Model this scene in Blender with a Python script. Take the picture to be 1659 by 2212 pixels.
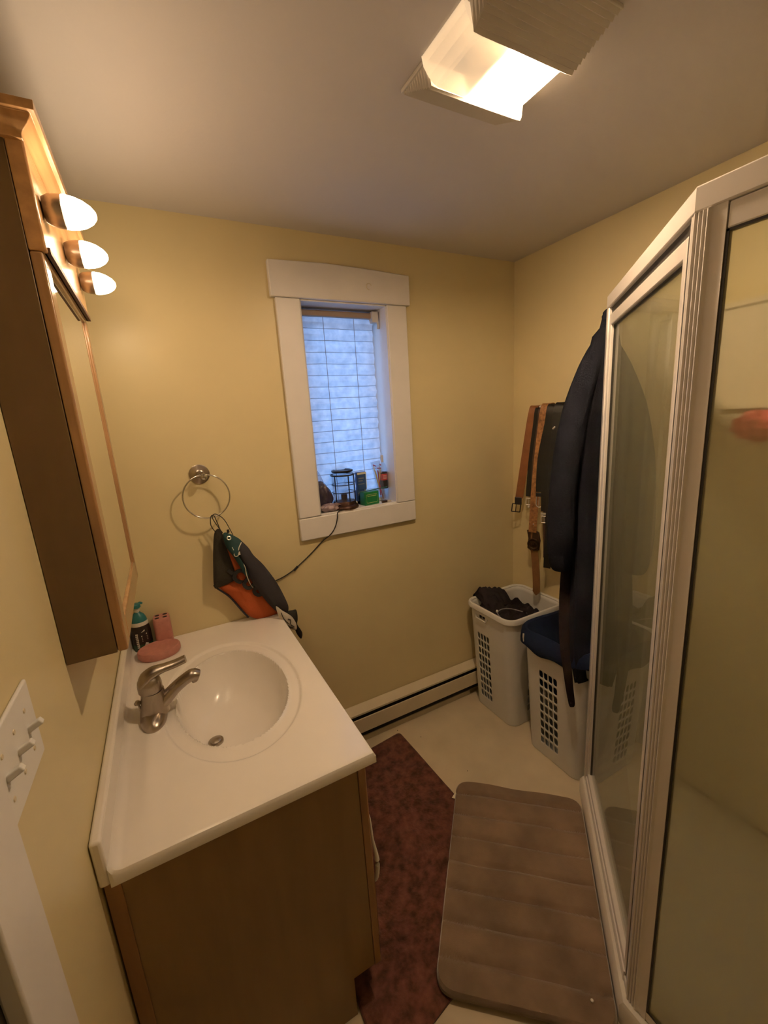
import bpy, bmesh, math, random
from mathutils import Vector, Matrix
random.seed(7)
S = bpy.context.scene
C = S.collection
for o in list(bpy.data.objects): bpy.data.objects.remove(o)

# ------------------------------------------------------------------ camera
cam_d = bpy.data.cameras.new('camera'); cam = bpy.data.objects.new('camera', cam_d); C.objects.link(cam); S.camera = cam
YAW, PITCH, ROLL = .4755, -.2198, -.0645
fwd = Vector((math.sin(YAW)*math.cos(PITCH), math.cos(YAW)*math.cos(PITCH), math.sin(PITCH)))
rt = fwd.cross(Vector((0, 0, 1))).normalized(); up = rt.cross(fwd)
cr, sr = math.cos(ROLL), math.sin(ROLL)
r2 = cr*rt + sr*up; u2 = -sr*rt + cr*up
m = Matrix.Identity(4)
for i in range(3):
    m[i][0] = r2[i]; m[i][1] = u2[i]; m[i][2] = -fwd[i]
m[0][3], m[1][3], m[2][3] = .2209, -1.709, 1.5738
cam.matrix_world = m
cam_d.sensor_fit = 'HORIZONTAL'; cam_d.sensor_width = 36; cam_d.lens = 36*906.9/1659
cam_d.clip_start = .02

# ------------------------------------------------------------------ world, light strengths, exposure
S.view_settings.view_transform = 'Standard'; S.view_settings.look = 'None'
S.view_settings.exposure = 1.38; S.view_settings.gamma = 1; S.view_settings.use_curve_mapping = False
SKY = .92          # blue daylight outside the window
LENS_E = .17       # ceiling lens
BULB_E = 2900.0     # bulb behind the ceiling lens
LAMP_E = 21.0      # three vanity lamps
WARM = (1.0, .715, .45)
w = bpy.data.worlds.new('world'); S.world = w; w.use_nodes = True
bg = w.node_tree.nodes['Background']; bg.inputs[0].default_value = (.27, .52, 1, 1); bg.inputs[1].default_value = SKY

# ------------------------------------------------------------------ materials
def lin(c):
    return tuple((x/255/12.92) if x/255 <= .04045 else ((x/255+.055)/1.055)**2.4 for x in c)

def mat(name, col, rough=.5, metal=0, var=0, vscale=8, bump=0, bscale=60, spec=.5, emit=None, es=0, trans=0, ior=1.45, alpha=1, sheen=0, coat=0, stretch=None, dark=None):
    m = bpy.data.materials.new(name); m.use_nodes = True; nt = m.node_tree; p = nt.nodes['Principled BSDF']
    p.inputs['Base Color'].default_value = (*col, 1); p.inputs['Roughness'].default_value = rough
    p.inputs['Metallic'].default_value = metal; p.inputs['Specular IOR Level'].default_value = spec
    p.inputs['IOR'].default_value = ior; p.inputs['Transmission Weight'].default_value = trans
    p.inputs['Alpha'].default_value = alpha; p.inputs['Coat Weight'].default_value = coat; p.inputs['Coat Roughness'].default_value = .08
    if sheen: p.inputs['Sheen Weight'].default_value = sheen; p.inputs['Sheen Roughness'].default_value = .5
    if emit: p.inputs['Emission Color'].default_value = (*emit, 1); p.inputs['Emission Strength'].default_value = es
    tc = nt.nodes.new('ShaderNodeTexCoord'); vec = tc.outputs['Object']
    if stretch:
        mp = nt.nodes.new('ShaderNodeMapping'); mp.inputs['Scale'].default_value = stretch
        nt.links.new(vec, mp.inputs[0]); vec = mp.outputs[0]
    if var:
        n = nt.nodes.new('ShaderNodeTexNoise'); n.inputs['Scale'].default_value = vscale; n.inputs['Detail'].default_value = 6
        nt.links.new(vec, n.inputs['Vector'])
        r = nt.nodes.new('ShaderNodeValToRGB'); r.color_ramp.elements[0].position = .3; r.color_ramp.elements[1].position = .72
        d = dark or tuple(x*(1-var) for x in col)
        r.color_ramp.elements[0].color = (*d, 1); r.color_ramp.elements[1].color = (*[min(1, x*(1+var*.5)) for x in col], 1)
        nt.links.new(n.outputs['Fac'], r.inputs[0]); nt.links.new(r.outputs[0], p.inputs['Base Color'])
    if bump:
        n2 = nt.nodes.new('ShaderNodeTexNoise'); n2.inputs['Scale'].default_value = bscale; n2.inputs['Detail'].default_value = 4
        nt.links.new(vec, n2.inputs['Vector'])
        b = nt.nodes.new('ShaderNodeBump'); b.inputs['Strength'].default_value = bump; b.inputs['Distance'].default_value = .002
        nt.links.new(n2.outputs['Fac'], b.inputs['Height']); nt.links.new(b.outputs[0], p.inputs['Normal'])
    return m

def emis(name, col, st):
    m = bpy.data.materials.new(name); m.use_nodes = True; nt = m.node_tree; nt.nodes.clear()
    e = nt.nodes.new('ShaderNodeEmission'); e.inputs[0].default_value = (*col, 1); e.inputs[1].default_value = st
    o = nt.nodes.new('ShaderNodeOutputMaterial'); nt.links.new(e.outputs[0], o.inputs[0]); return m

def thinglass(name, tint, clear, haze, blur, hazecol, gloss_rough=.02, blur_rough=.2, ior=1.5, streak=False):
    """a pane: fresnel reflection over a blend of clear, blurred and milky transmission"""
    m = bpy.data.materials.new(name); m.use_nodes = True; nt = m.node_tree; nt.nodes.clear(); N = nt.nodes.new; L = nt.links.new
    tr = N('ShaderNodeBsdfTransparent'); tr.inputs[0].default_value = (*tint, 1)
    rf = N('ShaderNodeBsdfRefraction'); rf.inputs[0].default_value = (*tint, 1); rf.inputs[1].default_value = blur_rough; rf.inputs[2].default_value = 1.02
    df = N('ShaderNodeBsdfDiffuse'); df.inputs[0].default_value = (*hazecol, 1)
    tl = N('ShaderNodeBsdfTranslucent'); tl.inputs[0].default_value = (*hazecol, 1)
    dm = N('ShaderNodeMixShader'); dm.inputs[0].default_value = .5; L(df.outputs[0], dm.inputs[1]); L(tl.outputs[0], dm.inputs[2])
    m1 = N('ShaderNodeMixShader'); m1.inputs[0].default_value = blur/(blur+clear+1e-6); L(tr.outputs[0], m1.inputs[1]); L(rf.outputs[0], m1.inputs[2])
    m2 = N('ShaderNodeMixShader'); m2.inputs[0].default_value = haze; L(m1.outputs[0], m2.inputs[1]); L(dm.outputs[0], m2.inputs[2])
    if streak:
        tc = N('ShaderNodeTexCoord'); mp = N('ShaderNodeMapping'); mp.inputs['Scale'].default_value = (60, 60, 1.2)
        nz = N('ShaderNodeTexNoise'); nz.inputs['Scale'].default_value = 1.5; nz.inputs['Detail'].default_value = 5
        L(tc.outputs['Object'], mp.inputs[0]); L(mp.outputs[0], nz.inputs['Vector'])
        mr = N('ShaderNodeMapRange'); mr.inputs['From Min'].default_value = .3; mr.inputs['From Max'].default_value = .7
        mr.inputs['To Min'].default_value = haze*.8; mr.inputs['To Max'].default_value = haze*1.15
        L(nz.outputs['Fac'], mr.inputs['Value']); L(mr.outputs[0], m2.inputs[0])
    gl = N('ShaderNodeBsdfGlossy'); gl.inputs['Roughness'].default_value = gloss_rough
    fr = N('ShaderNodeFresnel'); geo = N('ShaderNodeNewGeometry'); im = N('ShaderNodeMapRange')
    im.inputs['To Min'].default_value = ior; im.inputs['To Max'].default_value = 1/ior
    L(geo.outputs['Backfacing'], im.inputs['Value']); L(im.outputs[0], fr.inputs[0])
    m3 = N('ShaderNodeMixShader'); L(fr.outputs[0], m3.inputs[0]); L(m2.outputs[0], m3.inputs[1]); L(gl.outputs[0], m3.inputs[2])
    o = N('ShaderNodeOutputMaterial'); L(m3.outputs[0], o.inputs[0]); return m

M = {}
M['wall'] = mat('yellow_wall_paint', (.68, .585, .335), .38, bump=.10, bscale=90, var=.05, vscale=2, spec=.4)
M['ceiling'] = mat('ceiling_paint', (.62, .595, .575), .75, bump=.15, bscale=120, spec=.2)
M['floor'] = mat('beige_vinyl', (.62, .53, .37), .42, var=.14, vscale=5, bump=.05, bscale=40, spec=.3)
M['trim'] = mat('white_trim_paint', (.74, .72, .70), .4, bump=.06, bscale=50, var=.03, vscale=12)
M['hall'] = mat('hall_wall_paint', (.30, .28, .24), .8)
M['counter'] = mat('cultured_marble', (.82, .78, .72), .22, var=.03, vscale=6, spec=.5, coat=.15)
M['maple'] = mat('maple_laminate', (.27, .165, .070), .33, var=.10, vscale=5, stretch=(6, 6, .8), bump=.05, bscale=60, spec=.3)
M['maple_trim'] = mat('maple_stile', (.31, .16, .065), .3, var=.15, vscale=6, stretch=(9, 9, .8), spec=.3)
M['cabinet_side'] = mat('shaded_maple_side', (.165, .105, .052), .4, var=.10, vscale=5, stretch=(6, 6, .8), spec=.25)  # maple darkened in its colour to stand for shade on the cabinet
M['doorjamb'] = mat('dark_grey_jamb', (.07, .062, .05), .7)
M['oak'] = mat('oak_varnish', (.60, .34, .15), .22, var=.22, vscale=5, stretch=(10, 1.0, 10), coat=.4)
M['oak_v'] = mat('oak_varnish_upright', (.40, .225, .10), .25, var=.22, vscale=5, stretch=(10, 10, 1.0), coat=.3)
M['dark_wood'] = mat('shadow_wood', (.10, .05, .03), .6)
M['mirror'] = mat('mirror_glass', (.92, .92, .90), .01, metal=1)
M['nickel'] = mat('brushed_nickel', (.40, .35, .30), .30, metal=1, bump=.05, bscale=200)
M['chrome'] = mat('chrome', (.75, .73, .70), .12, metal=1)
M['lampglass'] = emis('lit_lamp_glass', (1, .80, .55), LAMP_E)
M['lampglass'].node_tree.nodes['Emission'].inputs[0].default_value = (*WARM, 1)
M['bulb'] = emis('lit_bulb', WARM, BULB_E)
M['plastic_warm'] = mat('aged_white_plastic', (.60, .57, .52), .5)
M['white_plastic'] = mat('white_plastic', (.74, .73, .70), .4)
M['hamper'] = mat('white_hamper_plastic', (.68, .68, .64), .42, bump=.05, bscale=80, var=.05, vscale=6)
M['heater'] = mat('heater_enamel', (.66, .58, .42), .45, var=.06, vscale=9)
M['black'] = mat('black_plastic', (.012, .012, .014), .4)
M['blackmetal'] = mat('black_metal', (.02, .018, .02), .35, metal=.3)
M['void'] = mat('dark_recess', (.008, .007, .006), .8)
M['aluminium'] = mat('white_aluminium', (.74, .70, .66), .2, coat=.3, spec=.6)
M['gasket'] = mat('dark_gasket', (.03, .028, .026), .5)
M['pan'] = mat('shower_acrylic', (.72, .68, .60), .25)
M['surround'] = mat('shower_wall_panel', (.74, .68, .52), .3)
M['glassA'] = thinglass('door_glass', (.96, .985, .955), .6, .17, .4, (.74, .73, .54), .008, .16, 1.38)
M['glassB'] = thinglass('side_glass', (.97, .98, .93), .30, .20, .70, (.76, .69, .44), .02, .30, 1.3, streak=True)
M['glassS'] = thinglass('return_glass', (.96, .98, .95), .8, .3, .2, (.74, .74, .58), .03, .12, 1.3)
M['clear'] = thinglass('clear_glass', (.92, .94, .96), .95, .02, .0001, (.8, .8, .8), .02, .05, 1.45)
M['clearfilm'] = thinglass('clear_plastic_film', (.85, .87, .9), .9, .12, .0001, (.7, .7, .75), .08, .1, 1.5)
M['navy'] = mat('navy_fabric', (.006, .010, .026), .95, bump=.4, bscale=180, spec=.1)
M['robe'] = mat('dark_navy_fleece', (.0052, .0055, .0085), .98, bump=.6, bscale=220, spec=.05)
M['robe_tie'] = mat('dark_brown_fleece', (.014, .009, .009), .98, bump=.6, bscale=220, spec=.05)
M['blackcloth'] = mat('black_cloth', (.010, .008, .009), .97, bump=.5, bscale=120, spec=.06)
M['stitch'] = mat('tan_stitching', (.16, .10, .04), .8)
M['waffle'] = mat('beige_mesh_fabric', (.50, .38, .27), .9, bump=.8, bscale=300)
M['cord'] = mat('grey_cord', (.25, .24, .26), .7)
M['orange'] = mat('orange_cloth', (.42, .085, .018), .85, bump=.3, bscale=160)
M['charcoal'] = mat('charcoal_cloth', (.022, .018, .024), .85, bump=.3, bscale=160)
M['darkolive'] = mat('black_mesh_cloth', (.018, .013, .008), .85, bump=.5, bscale=240)
M['teal'] = mat('teal_cloth', (.005, .034, .036), .8, bump=.2, bscale=160)
M['offwhite'] = mat('off_white_cloth', (.55, .50, .42), .8)
M['tan'] = mat('tan_leather', (.25, .095, .032), .5, var=.18, vscale=30, bump=.1)
M['tooled'] = mat('tooled_leather', (.36, .17, .06), .55, var=.55, vscale=70, bump=.8, bscale=90)
M['tail'] = mat('brown_leather', (.21, .10, .035), .5, var=.25, vscale=25)
M['blackleather'] = mat('black_leather', (.009, .0075, .006), .5, bump=.15, bscale=90, spec=.3)
M['brownleather'] = mat('dark_brown_leather', (.045, .020, .012), .3, bump=.15, bscale=90)
M['steel'] = mat('buckle_steel', (.78, .74, .68), .25, metal=.6)
M['darksteel'] = mat('dark_buckle', (.05, .03, .02), .35, metal=.8)
M['rug'] = mat('burgundy_shag', (.118, .043, .030), .95, var=.62, vscale=34, bump=1, bscale=140, spec=.1, sheen=.15)
M['mat'] = mat('taupe_plush', (.22, .150, .094), .9, var=.35, vscale=7, bump=.4, bscale=300, spec=.1, sheen=.5)
M['pink'] = mat('pink_resin', (.50, .22, .18), .55, var=.12, vscale=60)
M['teal_cap'] = mat('teal_plastic', (.02, .15, .16), .35)
M['soapbody'] = mat('black_brown_label', (.018, .010, .008), .3)
M['soapgreen'] = mat('dark_green_label', (.02, .07, .03), .4)
M['print'] = mat('pale_print', (.62, .60, .54), .5)
M['printdim'] = mat('dim_print', (.30, .26, .22), .5)
M['pouf'] = mat('pink_mesh_sponge', (.80, .20, .20), .9, bump=1, bscale=120)
M['bluebox'] = mat('blue_card', (.02, .06, .20), .45)
M['greenbox'] = mat('green_card', (.01, .16, .05), .4)
M['goldprint'] = mat('gold_print', (.45, .45, .16), .5)
M['redlabel'] = mat('red_label', (.45, .05, .05), .45)
M['blacklabel'] = mat('black_label', (.02, .02, .022), .45)
M['yellowstick'] = mat('yellow_plastic', (.75, .62, .22), .45)
M['redstick'] = mat('red_plastic', (.45, .03, .08), .45)
M['bronze'] = mat('dark_bronze', (.04, .018, .012), .35, metal=.5)
M['bag_dark'] = mat('glossy_dark_film', (.05, .04, .07), .16, coat=.6, bump=1, bscale=25)
M['bag_mauve'] = mat('mauve_film', (.30, .22, .24), .2, coat=.6, bump=1, bscale=25)
M['headrail'] = mat('brown_headrail', (.33, .24, .17), .5)
M['paper'] = mat('cream_paper', (.70, .66, .50), .7)
M['greenish'] = mat('dark_green_plastic', (.03, .12, .10), .4)
# backlit pleated paper
def blind_mat():
    m = bpy.data.materials.new('pleated_paper'); m.use_nodes = True; nt = m.node_tree; nt.nodes.clear(); N = nt.nodes.new; L = nt.links.new
    tc = N('ShaderNodeTexCoord'); nz = N('ShaderNodeTexNoise'); nz.inputs['Scale'].default_value = 28; nz.inputs['Detail'].default_value = 6
    L(tc.outputs['Object'], nz.inputs['Vector'])
    r = N('ShaderNodeValToRGB'); r.color_ramp.elements[0].color = (.60, .66, .74, 1); r.color_ramp.elements[1].color = (.92, .95, 1, 1)
    r.color_ramp.elements[0].position = .25; r.color_ramp.elements[1].position = .7
    L(nz.outputs['Fac'], r.inputs[0])
    d = N('ShaderNodeBsdfDiffuse'); t = N('ShaderNodeBsdfTranslucent'); L(r.outputs[0], d.inputs[0]); L(r.outputs[0], t.inputs[0])
    x = N('ShaderNodeMixShader'); x.inputs[0].default_value = .62; L(d.outputs[0], x.inputs[1]); L(t.outputs[0], x.inputs[2])
    o = N('ShaderNodeOutputMaterial'); L(x.outputs[0], o.inputs[0]); return m
M['blind'] = blind_mat(); M['crease'] = mat('fold_crease', (.36, .45, .58), .8)
def lens_mat():
    m = bpy.data.materials.new('ceiling_lens'); m.use_nodes = True; nt = m.node_tree; nt.nodes.clear(); N = nt.nodes.new; L = nt.links.new
    t = N('ShaderNodeBsdfTranslucent'); t.inputs[0].default_value = (.95, .9, .8, 1)
    g = N('ShaderNodeBsdfGlossy'); g.inputs['Roughness'].default_value = .15; d = N('ShaderNodeBsdfDiffuse'); d.inputs[0].default_value = (.7, .66, .6, 1)
    e = N('ShaderNodeEmission'); e.inputs[0].default_value = (*WARM, 1); e.inputs[1].default_value = LENS_E
    x = N('ShaderNodeMixShader'); x.inputs[0].default_value = .3; L(t.outputs[0], x.inputs[1]); L(d.outputs[0], x.inputs[2])
    y = N('ShaderNodeMixShader'); y.inputs[0].default_value = .05; L(x.outputs[0], y.inputs[1]); L(g.outputs[0], y.inputs[2])
    tp = N('ShaderNodeBsdfTransparent'); z_ = N('ShaderNodeMixShader'); z_.inputs[0].default_value = .10; L(y.outputs[0], z_.inputs[1]); L(tp.outputs[0], z_.inputs[2])
    a = N('ShaderNodeAddShader'); L(z_.outputs[0], a.inputs[0]); L(e.outputs[0], a.inputs[1])
    o = N('ShaderNodeOutputMaterial'); L(a.outputs[0], o.inputs[0]); return m
M['lens'] = lens_mat()

# ------------------------------------------------------------------ helpers
ORG = {}
def tag(o, label=None, cat=None, group=None, kind=None):
    if label: o['label'] = label
    if cat: o['category'] = cat
    if group: o['group'] = group
    if kind: o['kind'] = kind
    return o

def thing(name, label, cat, loc, group=None):
    o = bpy.data.objects.new(name, None); C.objects.link(o); o.location = loc; o.empty_display_size = .05
    ORG[o.name] = Vector(loc); return tag(o, label, cat, group)

class B:
    def __init__(s): s.bm = bmesh.new(); s.mi = 0
    def _f(s, vs):
        try:
            f = s.bm.faces.new(vs); f.material_index = s.mi; f.smooth = True; return f
        except ValueError: return None
    def box(s, a, b):
        x0, y0, z0 = a; x1, y1, z1 = b
        v = [s.bm.verts.new(p) for p in ((x0,y0,z0),(x1,y0,z0),(x1,y1,z0),(x0,y1,z0),(x0,y0,z1),(x1,y0,z1),(x1,y1,z1),(x0,y1,z1))]
        for q in ((0,3,2,1),(4,5,6,7),(0,1,5,4),(1,2,6,5),(2,3,7,6),(3,0,4,7)): s._f([v[i] for i in q])
        return s
    def obox(s, c, dx, dy, dz, ax):       # oriented box: centre, half sizes, 3 axes
        c = Vector(c); ax = [Vector(a).normalized() for a in ax]; v = []
        for sz in (-1, 1):
            for sx, sy in ((-1,-1),(1,-1),(1,1),(-1,1)): v.append(s.bm.verts.new(c+ax[0]*dx*sx+ax[1]*dy*sy+ax[2]*dz*sz))
        for q in ((0,3,2,1),(4,5,6,7),(0,1,5,4),(1,2,6,5),(2,3,7,6),(3,0,4,7)): s._f([v[i] for i in q])
        return s
    def rings(s, rs, close=True, cap0=True, cap1=True):
        R = [[s.bm.verts.new(p) for p in r] for r in rs]
        for a, b in zip(R, R[1:]):
            n = len(a)
            for i in range(n if close else n-1): s._f([a[i], a[(i+1) % n], b[(i+1) % n], b[i]])
        if cap0: s._f(R[0][::-1])
        if cap1: s._f(R[-1])
        return R
    def tube(s, pts, r, n=10, flat=1, upv=(0,0,1), sub=4, caps=True, widths=None):
        pts = [Vector(p) for p in pts]; rr = r if isinstance(r, (list, tuple)) else [r]*len(pts)
        if sub > 1 and len(pts) > 2:
            P, Q = [], []
            for i in range(len(pts)-1):
                p0, p1, p2, p3 = pts[max(i-1,0)], pts[i], pts[i+1], pts[min(i+2,len(pts)-1)]
                for k in range(sub):
                    t = k/sub
                    P.append(.5*((2*p1)+(-p0+p2)*t+(2*p0-5*p1+4*p2-p3)*t*t+(-p0+3*p1-3*p2+p3)*t**3)); Q.append(rr[i]*(1-t)+rr[i+1]*t)
            P.append(pts[-1]); Q.append(rr[-1]); pts, rr = P, Q
        rs = []; u0 = Vector(upv)
        for i, p in enumerate(pts):
            d = (pts[min(i+1, len(pts)-1)]-pts[max(i-1, 0)]).normalized()
            a = d.cross(u0)
            if a.length < 1e-3: a = d.cross(Vector((1, .1, 0)))
            a.normalize(); b = a.cross(d).normalized()
            rs.append([p + a*rr[i]*math.cos(2*math.pi*k/n) + b*rr[i]*flat*math.sin(2*math.pi*k/n) for k in range(n)])
        s.rings(rs, cap0=caps, cap1=caps); return s
    def ring(s, c, ax1, ax2, R, r, n=48, k=10, a0=0, a1=2*math.pi):
        c, ax1, ax2 = Vector(c), Vector(ax1).normalized(), Vector(ax2).normalized(); nn = ax1.cross(ax2)
        full = abs(a1-a0-2*math.pi) < 1e-6; rs = []
        for i in range(n if full else n+1):
            t = a0+(a1-a0)*i/n; d = ax1*math.cos(t)+ax2*math.sin(t)
            rs.append([c+d*R+(d*math.cos(2*math.pi*j/k)+nn*math.sin(2*math.pi*j/k))*r for j in range(k)])
        if full: rs.append(rs[0])
        s.rings(rs, cap0=not full, cap1=not full); return s
    def lathe(s, prof, o, ax=(0,0,1), n=28, sx=1, sy=1, caps=True):
        o, ax = Vector(o), Vector(ax).normalized(); a = ax.orthogonal().normalized() if abs(ax.z) < .99 else Vector((1,0,0)); b = ax.cross(a)
        s.rings([[o+ax*h+a*max(r,1e-5)*sx*math.cos(2*math.pi*k/n)+b*max(r,1e-5)*sy*math.sin(2*math.pi*k/n) for k in range(n)] for r, h in prof], cap0=caps, cap1=caps); return s
    def prism(s, poly, d):                # polygon of 3-D points extruded by vector d
        d = Vector(d); s.rings([[Vector(p) for p in poly], [Vector(p)+d for p in poly]]); return s
    def grid(s, f, nu, nv, closeu=False):
        V = [[s.bm.verts.new(f(i/nu, j/nv)) for i in range(nu if closeu else nu+1)] for j in range(nv+1)]
        for j in range(nv):
            for i in range(nu):
                i2 = (i+1) % nu if closeu else i+1
                s._f([V[j][i], V[j][i2], V[j+1][i2], V[j+1][i]])
        return V
    def pillow(s, out, y, dep, steps=5, ybias=None, back=.3, axis=1):
        """puffed shape: outline [(x,z)], bulging towards -y (axis=1) or towards -x with outline [(y,z)] (axis=0)"""
        cx = sum(p[0] for p in out)/len(out); cz = sum(p[1] for p in out)/len(out)
        def P(a, c, dd): return Vector((a, dd, c)) if axis == 1 else Vector((dd, a, c))
        yf = ybias or (lambda a, c: 0); rs = []
        for k in range(steps+1):
            t = 1-k/steps; rs.append([P(cx+(a-cx)*t, cz+(c-cz)*t, y+yf(a, c)*t - dep*math.sqrt(max(0, 1-t*t))) for a, c in out])
        rs2 = []
        for k in range(1, steps+1):
            t = 1-k/steps; rs2.append([P(cx+(a-cx)*t, cz+(c-cz)*t, y+yf(a, c)*t + dep*back*math.sqrt(max(0, 1-t*t))) for a, c in out])
        s.rings(rs2[::-1]+rs, cap0=False, cap1=False); return s
    def strip(s, path, width, wdir, thick):
        """flat band along path; wdir width direction (or list)"""
        pts = [Vector(p) for p in path]; rs = []
        for i, p in enumerate(pts):
            d = (pts[min(i+1, len(pts)-1)]-pts[max(i-1, 0)]).normalized(); wd = Vector(wdir[i] if isinstance(wdir, list) else wdir)
            wd = (wd-d*wd.dot(d)).normalized(); nrm = d.cross(wd).normalized(); hw = (width[i] if isinstance(width, (list, tuple)) else width)/2
            rs.append([p-wd*hw-nrm*thick/2, p+wd*hw-nrm*thick/2, p+wd*hw+nrm*thick/2, p-wd*hw+nrm*thick/2])
        s.rings(rs); return s
    def obj(s, name, mats, parent=None, bevel=0, subsurf=0, solid=0, loc=None, smooth=True, recalc=True, seg=2):
        if recalc: bmesh.ops.recalc_face_normals(s.bm, faces=s.bm.faces)
        root = parent
        while root is not None and root.parent is not None: root = root.parent
        off = ORG[root.name] if root is not None else Vector(loc or (0,0,0))
        for v in s.bm.verts: v.co -= off
        me = bpy.data.meshes.new(name); s.bm.to_mesh(me); s.bm.free()
        for mm in (mats if isinstance(mats, (list, tuple)) else [mats]): me.materials.append(M[mm])
        o = bpy.data.objects.new(name, me); C.objects.link(o)
        if parent is not None: o.parent = parent
        else: o.location = off; ORG[o.name] = off
        if not smooth:
            for p in me.polygons: p.use_smooth = False
        if solid:
            q = o.modifiers.new('solid', 'SOLIDIFY'); q.thickness = solid; q.offset = 0
        if bevel:
            q = o.modifiers.new('bevel', 'BEVEL'); q.width = bevel; q.segments = seg; q.limit_method = 'ANGLE'; q.angle_limit = math.radians(40)
        if subsurf:
            q = o.modifiers.new('sub', 'SUBSURF'); q.levels = subsurf; q.render_levels = subsurf
        elif smooth:
            me.set_sharp_from_angle(angle=math.radians(38))
        return o

def struct(b, name, mats, **k): return tag(b.obj(name, mats, smooth=False, **k), kind='structure')
def catmull(pts, sub=6, closed=False):
    P = []; n = len(pts)
    rng = range(n) if closed else range(n-1)
    for i in rng:
        g = (lambda j: pts[j % n]) if closed else (lambda j: pts[min(max(j, 0), n-1)])
        p0, p1, p2, p3 = g(i-1), g(i), g(i+1), g(i+2)
        for k in range(sub):
            t = k/sub; P.append(tuple(.5*((2*b)+(-a+c)*t+(2*a-5*b+4*c-d)*t*t+(-a+3*b-3*c+d)*t**3) for a, b, c, d in zip(p0, p1, p2, p3)))
    if not closed: P.append(tuple(pts[-1]))
    return P

# ------------------------------------------------------------------ room shell
W, H = 1.917, 2.287
NY = -1.97
b = B(); b.box((-1.3, NY-.1, -.06), (W+.1, .1, 0)); struct(b, 'floor', 'floor')
b = B(); b.box((-1.3, NY-.1, H), (W+.1, .35, H+.06)); struct(b, 'ceiling', 'ceiling')
OX0, OX1, OZ0, OZ1 = .785, 1.170, 1.180, 2.043
b = B(); b.box((-.1, 0, 0), (OX0, .16, H)); b.box((OX1, 0, 0), (W+.1, .16, H)); b.box((OX0, 0, 0), (OX1, .16, OZ0)); b.box((OX0, 0, OZ1), (OX1, .16, H))
struct(b, 'wall_back', 'wall')
b = B(); b.box((-.1, -1.255, 0), (0, 0, H)); b.box((-.1, NY, 2.03), (0, -1.255, H)); b.box((-.1, NY, 0), (0, -1.90, 2.03)); struct(b, 'wall_left', 'wall')
b = B(); b.box((W, NY, 0), (W+.1, 0, H)); struct(b, 'wall_right', 'wall')
b = B(); b.box((-1.3, NY-.1, 0), (W+.1, NY, H)); struct(b, 'wall_front', 'wall')
b = B(); b.box((1.06, NY, 0), (W, -1.68, H)); struct(b, 'wall_shower_end', 'wall')
b = B(); b.box((-1.3, NY, 0), (-1.2, -.6, H)); b.box((-1.2, -.7, 0), (-.1, -.6, H)); struct(b, 'wall_hall', 'hall')
# doorway casing on the left wall
d1 = bpy.data.objects.new('door_1', None); C.objects.link(d1); d1.location = (0, -1.6, 0); ORG['door_1'] = Vector((0, -1.6, 0)); tag(d1, kind='structure')
b = B(); b.box((0, -1.262, 0), (.018, -1.172, 2.04)); b.obj('side_casing', 'trim', d1, bevel=.003)
b = B(); b.box((0, -1.965, 0), (.018, -1.895, 2.04)); b.obj('side_casing', 'trim', d1, bevel=.003)
b = B(); b.box((0, -1.965, 2.04), (.018, -1.172, 2.13)); b.obj('head_casing', 'trim', d1, bevel=.003)
b = B(); b.box((-.1, -1.275, 0), (0, -1.256, 2.03)); b.obj('jamb', 'doorjamb', d1)
b = B(); b.box((-.1, -1.90, 0), (0, -1.88, 2.03)); b.obj('jamb', 'doorjamb', d1)

# window
w1 = bpy.data.objects.new('window_1', None); C.objects.link(w1); w1.location = (.98, 0, 1.1); ORG['window_1'] = Vector((.98, 0, 1.1)); tag(w1, kind='structure')
b = B(); b.prism([(.674, 0, 2.0435), (1.282, 0, 2.0435), (1.282, 0, 2.164), (1.08, 0, 2.172), (.9, 0, 2.176), (.674, 0, 2.169)], (0, -.026, 0)); b.obj('header_board', 'trim', w1, bevel=.004)
b = B(); b.box((.691, -.02, 1.182), (OX0+.002, 0, 2.043)); b.obj('side_board', 'trim', w1, bevel=.004)
b = B(); b.box((OX1-.002, -.02, 1.180), (1.265, 0, 2.043)); b.obj('side_board', 'trim', w1, bevel=.004)
b = B(); b.box((.691, -.02, 1.084), (1.265, 0, OZ0)); b.obj('bottom_board', 'trim', w1, bevel=.004)
b = B(); b.box((OX0, -.012, OZ0), (OX0+.006, .155, OZ1)); b.box((OX1-.006, -.012, OZ0), (OX1, .155, OZ1)); b.box((OX0, -.012, OZ1-.006), (OX1, .155, OZ1)); b.box((OX0, -.012, OZ0), (OX1, .155, OZ0+.006)); b.obj('jamb_liner', 'trim', w1, bevel=.001)
b = B(); y0, y1 = .125, .155
b.box((OX0+.006, y0, OZ0+.006), (OX0+.035, y1, OZ1-.006)); b.box((OX1-.026, y0, OZ0+.006), (OX1-.006, y1, OZ1-.006)); b.box((OX0+.006, y0, OZ1-.05), (OX1-.006, y1, OZ1-.006)); b.box((OX0+.006, y0, OZ0+.006), (OX1-.006, y1, OZ0+.04));
b.obj('sash_frame', 'white_plastic', w1, bevel=.002)
b = B(); b.box((OX0+.03, .140, OZ0+.03), (OX1-.03, .144, OZ1-.04)); b.obj('glass_pane', 'clear', w1)
b = B(); b.ring((1.085, -.027, 2.105), (1, 0, 0), (0, 0, 1), .012, .0012, n=20, k=6, a0=.4, a1=4.8); b.obj('nail_mark', 'heater', w1)

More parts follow.
